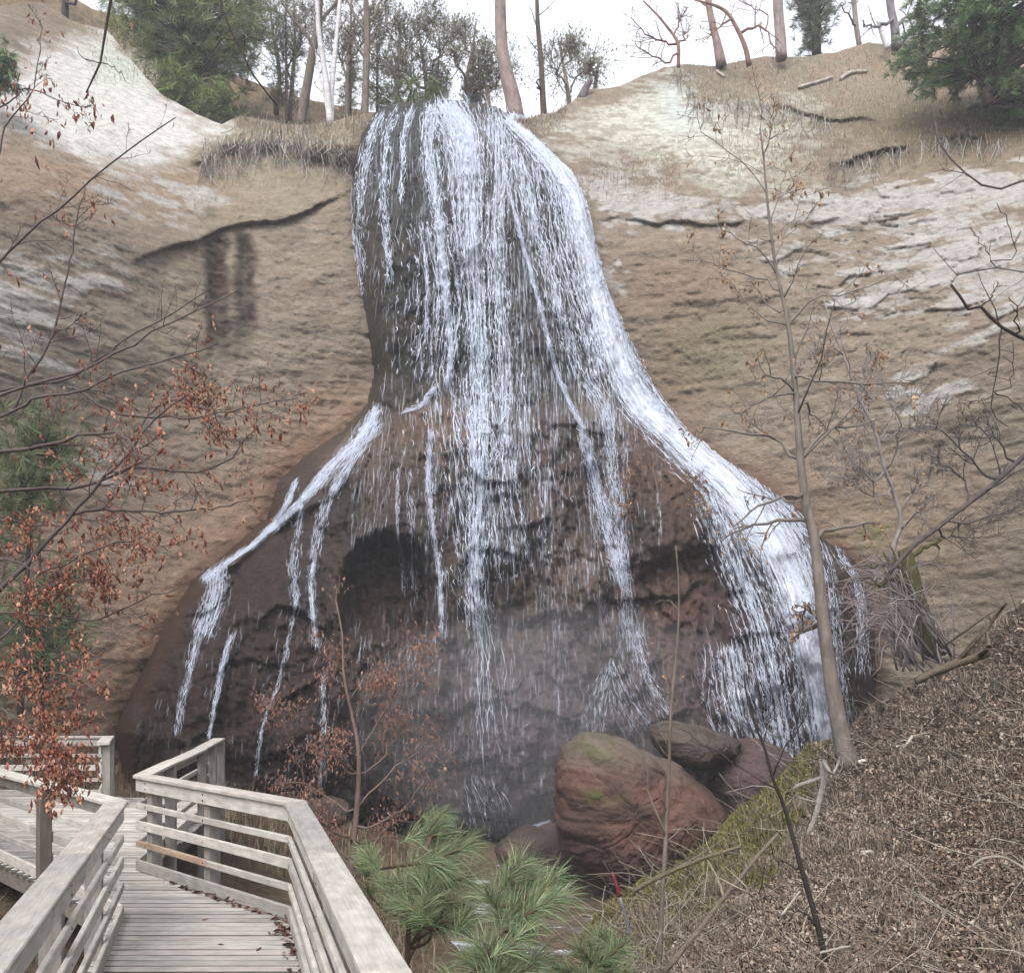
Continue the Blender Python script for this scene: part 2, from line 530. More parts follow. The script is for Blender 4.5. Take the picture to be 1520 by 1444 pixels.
def cliff_color(px, py, w):
    X, Z = w[..., 0], w[..., 2]
    n1 = fbm(X * 0.6, Z * 1.4, 4, 71); n2 = fbm(X * 2.2, Z * 5.0, 4, 72, 0.6); n3 = fbm(X * 0.25, Z * 0.25, 3, 73)

    def mix(c, col, m):
        m = np.clip(m, 0, 1)[..., None]
        return c * (1 - m) + srgb(*col) * (m * (1.12 if min(col) > 185 else 1.0))
    c = np.ones(px.shape + (3,)) * srgb(151, 137, 121)
    c = mix(c, (130, 116, 102), sstep(0.5, 0.75, n1) * 0.7)
    c = mix(c, (164, 153, 140), sstep(0.5, 0.8, n2) * 0.6)
    n4 = fbm(X * 0.7, Z * 7.0, 4, 75, 0.65)
    c = mix(c, (108, 96, 86), sstep(0.55, 0.72, n4) * 0.28 * (1 - 0.7 * sstep(560, 760, py) * (px < 700)))
    c = mix(c, (178, 168, 156), sstep(0.56, 0.7, fbm(X * 0.9 + 7, Z * 8.0, 4, 76, 0.65)) * 0.22)
    # warmer brown towards the bottom and by the falls
    warm = sstep(560, 900, py + 120 * (n3 - 0.5)) * (px < 760)
    c = mix(c, (160, 136, 118), warm * 0.8)
    c = mix(c, (168, 136, 114), np.clip(blob(px, py, 360, 830, 60, 260, 38) + blob(px, py, 210, 1010, 45, 120, 25) + 0.5 * blob(px, py, 510, 610, 50, 60, 40), 0, 1) * 0.65)
    c = mix(c, (160, 128, 110), blob(px, py, 420, 700, 40, 90, 35) * 0.8)
    c = mix(c, (146, 124, 108), np.clip(blob(px, py, 1010, 430, 110, 60) + blob(px, py, 1000, 580, 60, 80) + blob(px, py, 1180, 740, 90, 60, 40), 0, 1) * 0.7)
    c = mix(c, (154, 132, 112), blob(px, py, 1330, 780, 160, 110) * 0.5)
    c = mix(c, (134, 126, 100), blob(px, py, 1060, 520, 90, 60) * 0.6)
    # dull turf and dry grass
    turf = np.clip(blob(px, py, 400, 250, 150, 65) + blob(px, py, 450, 205, 100, 30), 0, 1)
    c = mix(c, (160, 150, 130), turf * 0.8)
    lt = lined([(-300, 40), (985, 100), (1040, 150), (1110, 152), (1215, 176), (1310, 172), (1400, 166), (1600, 150), (2300, 150)], px)
    top = sstep(980, 1030, px) * (1 - sstep(-3, 6, py - lt))
    c = mix(c, (150, 139, 122), top)
    c = mix(c, (160, 140, 122), top * sstep(0.5, 0.7, fbm(X * 0.8, Z * 0.8, 3, 90)) * 0.7)
    c = mix(c, (120, 104, 74), blob(px, py, 1420, 200, 140, 50) * 0.8)
    # white chalk
    chalk = sdf([(-60, 120), (30, 95), (110, 60), (165, 50), (205, 95), (245, 142), (295, 172), (335, 186), (310, 205), (260, 232), (190, 262), (110, 240), (40, 195), (-60, 170)], px, py)
    k = sstep(-25, 25, chalk + 60 * (n2 - 0.5) + 30 * (n1 - 0.5))
    c = mix(c, (214, 212, 206), k)
    c = mix(c, (196, 205, 192), k * blob(px, py, 190, 95, 60, 40) * 0.9)
    c = mix(c, (172, 146, 124), (1 - k) * blob(px, py, 130, 265, 190, 40, 4) * 0.8)
    chalk2 = sdf([(905, 160), (950, 128), (1005, 104), (1030, 148), (1110, 158), (1200, 175), (1185, 205), (1120, 222), (1180, 262), (1080, 268), (960, 225), (880, 206), (790, 212), (830, 185)], px, py)
    k2 = sstep(-28, 22, chalk2 + 130 * (n2 - 0.5) + 70 * (n1 - 0.5))
    c = mix(c, (200, 198, 186), k2)
    c = mix(c, (158, 150, 134), k2 * sstep(0.5, 0.62, n2) * 0.7)
    c = mix(c, (196, 206, 200), k2 * blob(px, py, 1020, 150, 50, 50) * 0.8)
    # pale broken beds
    for seed, sx, sz in ((4, 1.3, 3.0), (14, 2.6, 5.0)):
        v, e = worley(X * sx + 0.6 * fbm(X, Z, 2, 8), Z * sz, seed)
        dens = (1.15 * blob(px, py, 1380, 290, 260, 24, -5) + 1.1 * blob(px, py, 960, 300, 100, 20, 6) + 0.5 * blob(px, py, 1330, 365, 190, 45, -4)
                + 0.75 * blob(px, py, 1480, 400, 120, 80, -20) + 0.75 * blob(px, py, 1290, 450, 80, 26, -12) + 0.55 * blob(px, py, 1360, 590, 60, 25)
                + 0.45 * blob(px, py, 230, 300, 150, 24, 5) + 0.7 * blob(px, py, 40, 480, 55, 75) + 0.28 * blob(px, py, 100, 410, 110, 40)
                + 0.55 * blob(px, py, 120, 690, 60, 26) + 0.4 * blob(px, py, 900, 400, 25, 60) + 0.4 * blob(px, py, 900, 260, 50, 40) + 0.0)
        wv = sstep(0, 0.05, 0.88 * dens * (0.75 + 0.6 * n2) - v * 0.95) * sstep(0.0, 0.08, e)
        c = mix(c, (190, 185, 180), wv * (0.9 if seed == 4 else 0.6))
    # damp dark seeps under the ledge
    for cx, w0, y0, y1, a in ((322, 18, 352, 550, 0.95), (364, 15, 348, 520, 0.85), (290, 12, 360, 420, 0.3), (345, 25, 480, 560, 0.4)):
        cxx = cx + 14 * (fbm(X * 0.0, Z * 1.1 + cx, 3, 61) - 0.5)
        s = sstep(w0 + 7, w0 - 7, np.abs(px - cxx) + 16 * (n2 - 0.5)) * sstep(y0 - 8, y0 + 6, py) * (1 - sstep(y1 - 60, y1, py + 40 * (n1 - 0.5)))
        c = mix(c, (68, 58, 50), s * a * (0.75 + 0.5 * sstep(0.4, 0.6, n2)))
    # damp rim around the fall
    dd = sdf(ROCK_OUT, px, py)
    c = mix(c, (112, 84, 68), sstep(-26, -4, dd + 14 * (n1 - 0.5)) * sstep(560, 700, py) * 0.7)
    c = mix(c, (104, 92, 80), sstep(-18, -3, dd + 10 * (n1 - 0.5)) * sstep(600, 300, py) * 0.6)
    # dark soil band under the turf edges
    for pts, x0, x1 in ((LEDGE_T, 1015, 1320), (LEDGE_U, 1205, 1480)):
        ly = lined(pts, px) + 16 * (fbm(X * 1.6, Z * 0.2, 4, 55) - 0.5)
        side = sstep(x0 - 10, x0 + 30, px) * (1 - sstep(x1 - 30, x1 + 10, px))
        c = mix(c, (92, 80, 66), side * sstep(-4, 2, py - ly) * (1 - sstep(6, 20, py - ly)) * 0.6 * sstep(0.35, 0.6, n1))
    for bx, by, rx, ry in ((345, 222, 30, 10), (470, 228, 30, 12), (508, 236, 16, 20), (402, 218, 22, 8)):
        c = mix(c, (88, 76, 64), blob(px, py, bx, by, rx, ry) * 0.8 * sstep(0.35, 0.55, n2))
    # green tinge low on the right
    c = mix(c, (120, 116, 70), blob(px, py, 1300, 790, 80, 25) * sstep(0.45, 0.6, n2) * 0.7)
    return c


ROCK_OUT = [(556, 170), (578, 157), (640, 151), (700, 153), (742, 163), (770, 186), (806, 220), (846, 260), (870, 308), (884, 370), (905, 440), (935, 510),
            (968, 580), (1015, 640), (1075, 685), (1135, 722), (1190, 768), (1228, 805), (1268, 832), (1292, 900), (1300, 1000), (1290, 1100),
            (1260, 1180), (1180, 1260), (1060, 1320), (900, 1340), (700, 1345), (500, 1340), (300, 1300), (190, 1180), (172, 1085), (205, 1010),
            (245, 930), (285, 862), (338, 820), (398, 770), (415, 715), (450, 680), (506, 642), (545, 602), (558, 555), (549, 500), (540, 440),
            (531, 370), (524, 300), (526, 235), (538, 198)]


def rock_shape(px, py):
    """depth of the wet travertine cone the water runs over."""
    d = DEPTH(px, py)
    s = sdf(ROCK_OUT, px, py)
    A = np.interp(py, [150, 200, 320, 540, 570, 640, 760, 950, 1150, 1340], [0.9, 1.6, 2.4, 2.7, 2.9, 3.9, 4.4, 4.9, 5.5, 5.8])
    R = np.interp(py, [150, 300, 560, 640, 800, 1100], [60, 130, 150, 190, 260, 330])
    t = np.clip(s / R, 0, 1)
    prot = A * np.sqrt(np.clip(1 - (1 - t) ** 2, 0, 1))
    prot = np.where(s < 0, s * 0.05, prot)
    w = P(px, py, d)
    X, Z = w[..., 0], w[..., 2]
    # shelf above the lower curtain
    prot = prot + 0.9 * sstep(596, 622, py + 25 * (fbm(X * 0.7, Z * 0, 2, 6) - 0.5)) * sstep(20, 90, s)
    # hanging curtain edge: the face below falls back
    edge = lined([(150, 880), (300, 900), (350, 925), (420, 940), (500, 790), (530, 792), (575, 790), (610, 800), (650, 850), (690, 905), (760, 915),
                  (860, 905), (920, 860), (960, 840), (1060, 800), (1100, 900), (1300, 960)], px) + 16 * (fbm(X * 1.5, Z * 0, 3, 16) - 0.5)
    wgt = np.clip(0.13 * sstep(640, 680, px) * (1 - sstep(900, 930, px)) + 0.2 * sstep(925, 950, px) * (1 - sstep(1060, 1090, px)), 0, 1)
    prot = prot - wgt * 2.1 * sstep(0, 22, py - edge) * (1 - sstep(60, 200, py - edge))
    # the cave at the left of the curtain
    cave = sdf([(508, 945), (500, 880), (508, 830), (530, 800), (565, 786), (610, 796), (640, 830), (655, 880), (650, 945), (600, 952), (540, 952)], px, py)
    prot = prot - 1.9 * sstep(-3, 26, cave + 10 * (fbm(X * 2.0, Z * 2.0, 3, 59) - 0.5))
    # left overhang lip where the thin strands fall free
    l2 = lined([(270, 860), (300, 850), (345, 838), (400, 790), (440, 760), (490, 735), (520, 700), (560, 690)], px)
    wl = sstep(285, 305, px) * (1 - sstep(500, 530, px))
    prot = prot + wl * (0.3 * (1 - sstep(0, 10, py - l2)) * sstep(0, 25, s)) - wl * 0.15 * sstep(0, 14, py - l2) * (1 - sstep(40, 130, py - l2))
    bul = sdf([(915, 650), (985, 640), (1050, 700), (1078, 770), (1062, 812), (1000, 832), (945, 842), (926, 800), (922, 720)], px, py) + 14 * (fbm(X * 1.6, Z * 1.6, 3, 58) - 0.5)
    prot = prot + 0.5 * sstep(-2, 34, bul)
    # big lumps, travertine draperies, fine pits
    inn = sstep(0, 40, s)
    led = (Z + 3.4 * fbm(X * 0.35, Z * 0.3, 4, 47)) * 0.7
    saw = led - np.floor(led)
    prot = prot + inn * 0.34 * (1 - saw) * sstep(0.0, 0.2, 1 - saw) * sstep(560, 700, py) * sstep(0.5, 0.68, fbm(X * 0.55, Z * 0.55, 3, 48))
    prot = prot + inn * 1.1 * (fbm(X * 0.5, Z * 0.28, 3, 41) - 0.5)
    prot = prot + inn * 0.8 * (fbm(X * 1.9, Z * 0.6, 4, 42, 0.6) - 0.5)
    prot = prot + inn * 0.42 * (fbm(X * 3.2, Z * 1.5, 5, 43, 0.72) - 0.5) + inn * 0.34 * (fbm(X * 5.0, Z * 4.5, 4, 49, 0.7) - 0.5)
    wv, we = worley(X * 1.1 + fbm(X, Z, 3, 50), Z * 0.8 + fbm(X, Z, 3, 51), 52)
    prot = prot + inn * sstep(500, 640, py) * (0.26 * (wv - 0.5) - 0.07 * (1 - sstep(0, 0.12, we)))
    return d - prot, s


def rock_color(px, py, w):
    X, Z = w[..., 0], w[..., 2]
    n1 = fbm(X * 0.7, Z * 0.5, 4, 171); n2 = fbm(X * 3.0, Z * 1.2, 4, 172, 0.6); n3 = fbm(X * 1.2, Z * 1.2, 3, 173)

    def mix(c, col, m):
        m = np.clip(m, 0, 1)[..., None]
        return c * (1 - m) + srgb(*col) * m
    c = np.ones(px.shape + (3,)) * srgb(92, 78, 70)
    c = mix(c, (116, 98, 88), sstep(0.5, 0.75, n1) * 0.7)
    c = mix(c, (58, 52, 48), sstep(0.5, 0.7, n2) * 0.5)
    c = mix(c, (70, 74, 64), sstep(0.52, 0.7, n3) * sstep(800, 500, py) * 0.9)
    c = mix(c, (44, 60, 42), sstep(640, 560, py) * sstep(0.25, 0.6, n3) * 0.9)
    c = mix(c, (58, 66, 54), np.clip(blob(px, py, 600, 420, 60, 190) + blob(px, py, 740, 240, 50, 60) + blob(px, py, 690, 620, 180, 60) * 0.3, 0, 1) * sstep(0.4, 0.55, n2 * 0.5 + n3 * 0.5) * 0.9)
    c = mix(c, (104, 92, 92), blob(px, py, 780, 480, 90, 130) * 0.6)
    c = mix(c, (108, 94, 82), sstep(70, 10, np.abs(px - 540)) * sstep(240, 320, py) * sstep(580, 480, py) * 0.7)
    c = mix(c, (146, 122, 104), np.clip(blob(px, py, 650, 640, 70, 55) + blob(px, py, 900, 610, 60, 35, 25) + blob(px, py, 520, 690, 50, 40, -45), 0, 1) * 0.75)
    c = mix(c, (138, 108, 90), blob(px, py, 985, 710, 80, 60, 35) * 0.9)
    c = mix(c, (128, 106, 90), np.clip(blob(px, py, 850, 840, 60, 40) + blob(px, py, 690, 1010, 90, 40) + blob(px, py, 545, 740, 24, 40), 0, 1) * 0.75)
    c = mix(c, (120, 88, 66), blob(px, py, 1000, 910, 50, 60) * 0.8)
    c = mix(c, (84, 98, 92), np.clip(blob(px, py, 730, 800, 100, 90) + blob(px, py, 820, 1040, 70, 70), 0, 1) * sstep(0.42, 0.6, n3) * 0.7)
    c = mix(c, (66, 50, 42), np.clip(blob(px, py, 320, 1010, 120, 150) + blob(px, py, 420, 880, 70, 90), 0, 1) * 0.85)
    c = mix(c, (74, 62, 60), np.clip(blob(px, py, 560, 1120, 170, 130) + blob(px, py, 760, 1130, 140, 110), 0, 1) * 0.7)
    c = mix(c, (66, 48, 38), np.clip(blob(px, py, 580, 875, 80, 95), 0, 1) * 0.95)  # cave hollow: shade of the recess deepened in the colour
    c = mix(c, (52, 54, 48), np.clip(blob(px, py, 520, 740, 34, 60) + blob(px, py, 940, 780, 50, 30) + blob(px, py, 460, 900, 24, 70), 0, 1) * 0.8)
    c = mix(c, (94, 78, 92), np.clip(blob(px, py, 760, 1090, 170, 140), 0, 1) * 0.7)
    c = mix(c, (96, 78, 90), blob(px, py, 1080, 1000, 120, 120) * 0.7)
    s = sdf(ROCK_OUT, px, py)
    c = mix(c, (130, 92, 66), sstep(34, 4, s + 20 * (n1 - 0.5)) * sstep(700, 850, py) * (px < 500) * 0.8)
    c = mix(c, (52, 62, 40), sstep(0.6, 0.75, n2) * 0.4)
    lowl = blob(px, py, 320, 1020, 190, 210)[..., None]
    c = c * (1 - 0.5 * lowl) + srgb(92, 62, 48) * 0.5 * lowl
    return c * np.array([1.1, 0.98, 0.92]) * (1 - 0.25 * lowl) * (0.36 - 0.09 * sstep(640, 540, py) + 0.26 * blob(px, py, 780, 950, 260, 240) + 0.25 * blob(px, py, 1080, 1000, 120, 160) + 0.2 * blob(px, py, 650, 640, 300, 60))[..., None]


def build_cliff():
    xs = np.concatenate([np.linspace(-900, -80, 70, endpoint=False), np.linspace(-80, 1600, 640), np.linspace(1604, 2300, 60)])
    nv = 500
    v = np.linspace(0, 1, nv)
    PX, V = np.meshgrid(xs, v)
    rim = lined(RIM, PX) + 5 * (fbm(PX / 23.0, PX * 0, 4, 7) - 0.5)
    PY = rim + V * (1345 - rim)
    D = cliff_shape(PX, PY)
    W = P(PX, PY, D)
    C = cliff_color(PX, PY, W)
    # plateau running back from the rim
    back = []
    bc = []
    for k, dy in enumerate((48, 30, 14, 5, 1.6)):
        b = W[0].copy()
        sc = (b[:, 1] + dy) / b[:, 1]
        b[:, 0] = b[:, 0] * (1 + (sc - 1) * 0.8)
        b[:, 1] += dy
        b[:, 2] += 0.03 * dy + 0.25 * (vnoise(b[:, 0] * 0.5, b[:, 1] * 0.5, 5) - 0.7)
        back.append(b)
        bc.append(np.tile(srgb(132, 114, 88), (len(b), 1)))
    W = np.concatenate([np.array(back), W]); C = np.concatenate([np.array(bc), C])
    mb = MB()
    mb.add(W.reshape(-1, 3), grid_faces(*W.shape[:2]), col=C.reshape(-1, 3))
    o = mb.build('cliff', M['cliff'])
    tag(o, 'tan eroded cliff with white chalk slopes curving round the waterfall', 'cliff', kind='structure')


def build_rock():
    xs = np.arange(150, 1330, 3.0); ys = np.arange(140, 1346, 3.0)
    PX, PY = np.meshgrid(xs, ys)
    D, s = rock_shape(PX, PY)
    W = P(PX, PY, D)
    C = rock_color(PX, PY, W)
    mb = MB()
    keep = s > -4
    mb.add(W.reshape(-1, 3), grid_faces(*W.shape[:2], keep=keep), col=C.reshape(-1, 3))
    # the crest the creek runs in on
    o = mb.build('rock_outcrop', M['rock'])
    tag(o, 'dark wet flaring rock column that the waterfall runs down', 'rock', kind='structure')
    crest = MB()
    cx = np.arange(560, 766, 4.0)
    cy = np.interp(cx, [546, 575, 640, 700, 745, 775], [172, 156, 150, 152, 163, 184])
    d0, _ = rock_shape(cx, cy + 6)
    rows = [P(cx, cy + 6, d0 - 0.02)]
    for dy in (0.5, 1.4, 4, 12):
        r = rows[0].copy(); r[:, 1] += dy; r[:, 2] += 0.12 - 0.06 * dy * (dy > 2)
        rows.append(r)
    R = np.array(rows)
    crest.add(R.reshape(-1, 3), grid_faces(*R.shape[:2]), col=srgb(70, 66, 58))
    c = crest.build('creek_bed', M['rock'])
    tag(c, 'dark creek bed feeding the lip of the waterfall', 'creek', kind='structure')


build_cliff()
build_rock()

# ------------------------------------------------------------------ ground, creek, right hillside
def ground_z(x, y):
    x, y = np.asarray(x, float), np.asarray(y, float)
    z = -1.75 + 1.15 * sstep(-1.6, -5.5, x) * sstep(40, 30, y)
    z = z + 0.9 * sstep(-6.5, -12, x) * sstep(13, 20, y)
    z = z + 0.25 * (fbm(x * 0.6, y * 0.6, 4, 301) - 0.5)
    z = z - 0.25 * np.exp(-((x - 0.5) / 1.3) ** 2) * sstep(24, 18, y)
    return z


HILL = TPS([(880, 1444, 8.5), (1040, 1444, 7.2), (1200, 1444, 6), (1520, 1444, 4.6), (1900, 1444, 3.6), (860, 1360, 12.5), (900, 1340, 13), (1060, 1240, 16),
            (1140, 1175, 17.6), (1200, 1120, 18.6), (1263, 1142, 17), (1520, 1150, 9.5), (1520, 900, 15), (1400, 1000, 17), (1300, 1060, 18),
            (1900, 700, 13), (1900, 1150, 6.5), (1200, 1700, 4.2), (1800, 1800, 2.6), (800, 1700, 5.6)])
HEDGE = [(780, 1560), (850, 1420), (880, 1362), (905, 1338), (960, 1300), (1000, 1285), (1060, 1238), (1090, 1205), (1130, 1172), (1165, 1143), (1196, 1106),
         (1240, 1098), (1262, 1082), (1290, 1050), (1340, 1020), (1400, 985), (1440, 968), (1480, 925), (1520, 893), (1700, 790), (1950, 640)]


def hill_depth(px, py):
    d = HILL(px, py)
    w = P(px, py, d)
    n = fbm(w[..., 0] * 1.1, w[..., 1] * 0.9, 4, 311) - 0.5
    n2 = fbm(w[..., 0] * 4, w[..., 1] * 3, 3, 315) - 0.5
    return d * (1 - 0.035 * n - 0.012 * n2)


def hill_point(px, py):
    return P(px, py, hill_depth(np.asarray(px, float), np.asarray(py, float)))


def moss_mask(px, py):
    ey = lined(HEDGE, px)
    return sstep(215, 50, py - ey + 120 * (fbm(px / 40.0, py / 40.0, 3, 77) - 0.5)) * sstep(1275, 1160, px)


def build_ground():
    xs = np.concatenate([[-90, -75, -60, -40, -30], np.linspace(-24, 16, 150), [22, 30, 40, 60, 75, 90]])
    ys = np.concatenate([[-90, -60, -30, -15], np.linspace(-8, 32, 150), [36, 45, 60, 75, 90]])
    X, Y = np.meshgrid(xs, ys)
    Z = ground_z(X, Y)
    n = fbm(X * 1.3, Y * 1.3, 4, 321); n2 = fbm(X * 5, Y * 5, 3, 322)
    c = srgb(112, 96, 78) + (srgb(84, 70, 56) - srgb(112, 96, 78)) * sstep(0.4, 0.65, n)[..., None]
    wet = (np.exp(-((X - 0.4) / 2.2) ** 2))[..., None]
    c = c * (1 - wet) + (srgb(116, 100, 84) * (0.6 + 0.8 * n2[..., None])) * wet
    mb = MB()
    mb.add(np.stack([X, Y, Z], -1).reshape(-1, 3), grid_faces(*X.shape), col=c.reshape(-1, 3))
    tag(mb.build('ground', M['soil']), 'brown leaf strewn gully floor below the boardwalk', 'ground', kind='structure')
    # creek: a shallow rippled sheet
    t = np.linspace(0, 1, 120); u = np.linspace(-1, 1, 26)
    T, U = np.meshgrid(t, u, indexing='ij')
    path = resample([(0.9, 24.5, 0), (0.3, 21, 0), (-0.3, 18.5, 0), (0.25, 15.5, 0), (0.9, 12.5, 0), (1.0, 9.5, 0), (0.4, 6, 0)], 120)
    wd = np.interp(t, [0, 0.3, 0.6, 1], [2.6, 1.9, 1.15, 1.0])
    XX = path[:, 0][:, None] + U * wd[:, None]
    YY = path[:, 1][:, None] + 0 * U
    ZZ = -1.86 + 0.05 * (fbm(XX * 3, YY * 5, 3, 331) - 0.5) + 0 * T
    g = np.stack([XX * 60, YY * 14, 0.28 + 1.5 * (fbm(XX * 1.2, YY * 2.6, 3, 335) - 0.5)], -1)
    mb = MB()
    mb.add(np.stack([XX, YY, ZZ], -1).reshape(-1, 3), grid_faces(120, 26), col=(0.6, 0.65, 0.7), g=g.reshape(-1, 3))
    tag(mb.build('water', M['creek']), 'shallow broken creek running from the foot of the falls', 'creek', kind='structure')


def build_hillside():
    xs = np.linspace(780, 1950, 300)
    v = np.linspace(0, 1, 190)
    PX, V = np.meshgrid(xs, v)
    ey = lined(HEDGE, PX) + 10 * (fbm(PX / 18.0, PX * 0, 3, 41) - 0.5)
    PY = ey + V * (1800 - ey)
    W = hill_point(PX, PY)
    n = fbm(W[..., 0] * 2, W[..., 1] * 2, 4, 341); n2 = fbm(W[..., 0] * 9, W[..., 1] * 9, 3, 342)
    c = srgb(110, 96, 84) + (srgb(138, 122, 106) - srgb(110, 96, 84)) * sstep(0.4, 0.65, n)[..., None]
    c = c + (srgb(78, 66, 56) - c) * (sstep(0.5, 0.7, n2) * 0.7)[..., None]
    m = moss_mask(PX, PY)[..., None]
    c = c * (1 - m) + (srgb(122, 116, 60) * (0.7 + 0.6 * n2[..., None])) * m
    # the slope falls off behind its brow
    rows = []
    for dy, dz in ((3.0, -3.2), (1.2, -1.1), (0.35, -0.22)):
        r = W[0].copy(); r[:, 1] += dy; r[:, 0] -= 0.25 * dy; r[:, 2] += dz
        rows.append(r)
    W = np.concatenate([np.array(rows), W]); c = np.concatenate([np.repeat(c[:1], 3, 0), c])
    mb = MB()
    mb.add(W.reshape(-1, 3), grid_faces(*W.shape[:2]), col=c.reshape(-1, 3))
    tag(mb.build('hillside', M['soil']), 'brown leaf covered slope rising on the near right', 'hillside', kind='structure')


def rot_frames(n, rng, tilt=1.0):
    a = rng.uniform(0, 2 * math.pi, n)
    t = rng.normal(0, tilt, n)
    N = np.stack([np.sin(t) * np.cos(a), np.sin(t) * np.sin(a), np.cos(t)], -1)
    r = rng.normal(size=(n, 3))
    A = np.cross(N, r); A /= np.linalg.norm(A, axis=1, keepdims=True)
    B = np.cross(N, A)
    return A, B, N


def leaves(mb, pos, size, cols, rng, tilt=0.6, slim=0.5, hang=0.0):
    """folded, slightly curled dry leaves."""
    n = len(pos)
    A, B, N = rot_frames(n, rng, tilt)
    if hang:
        down = np.array([0, 0, -1.0]) + rng.normal(0, 0.35, (n, 3))
        A = A * (1 - hang) + down * hang
        A /= np.linalg.norm(A, axis=1, keepdims=True)
        B = np.cross(rng.normal(size=(n, 3)), A); B /= np.linalg.norm(B, axis=1, keepdims=True)
        N = np.cross(A, B)
    s = size * rng.uniform(0.6, 1.3, n)
    s = s[:, None]; w = s * slim * rng.uniform(0.5, 1.1, n)[:, None]
    f = rng.uniform(0.1, 0.9, n)[:, None] * w
    k = rng.uniform(-0.3, 0.3, n)[:, None] * s
    v = np.stack([pos, pos + A * s * 0.35 + B * w * 0.5 + N * f * 0.6, pos + A * s * 0.38, pos + A * s * 0.35 - B * w * 0.5 + N * f * 0.6,
                  pos + A * s * 0.75 + B * w * 0.3 + N * (f * 0.5 + k * 0.4), pos + A * s * 0.75 - B * w * 0.3 + N * (f * 0.5 + k * 0.4), pos + A * s + N * k], 1)
    b = np.arange(n)[:, None] * 7
    tris = np.concatenate([b + np.array([[0, 2, 1]]), b + np.array([[0, 3, 2]]), b + np.array([[4, 6, 2]]), b + np.array([[5, 2, 6]])])
    quads = None
    tris = np.concatenate([tris, b + np.array([[1, 2, 4]]), b + np.array([[3, 5, 2]])])
    mb.add(v.reshape(-1, 3), quads, tris, np.repeat(cols, 7, axis=0))


def blades(mb, base, length, width, cols, rng, lean=0.5, dirv=None):
    n = len(base)
    a = rng.uniform(0, 2 * math.pi, n)
    h = np.stack([np.cos(a), np.sin(a), np.zeros(n)], -1)
    if dirv is not None:
        h = h * 0.6 + np.asarray(dirv)
    side = np.stack([-np.sin(a + rng.normal(0, 0.5, n)), np.cos(a), np.zeros(n)], -1)
    L = (length * rng.uniform(0.5, 1.3, n))[:, None]
    ln = np.abs(rng.normal(lean, 0.3, n))[:, None]
    w = (width * rng.uniform(0.6, 1.3, n))[:, None]
    up = np.array([0, 0, 1.0])
    p1 = base + (up * 0.8 + h * ln * 0.5) * L * 0.55
    p2 = p1 + (up * (0.55 - 0.5 * ln) + h * ln) * L * 0.5
    v = np.stack([base - side * w * 0.5, base + side * w * 0.5, p1 + side * w * 0.4, p1 - side * w * 0.4, p2], 1)
    b = np.arange(n)[:, None] * 5
    mb.add(v.reshape(-1, 3), b + np.array([[0, 1, 2, 3]]), b + np.array([[3, 2, 4]]), np.repeat(cols, 5, axis=0))


def pick(cols, n, rng, jit=0.18):
    c = np.array([srgb(*k) for k in cols])[rng.integers(0, len(cols), n)]
    return c * rng.uniform(1 - jit, 1 + jit, (n, 1))


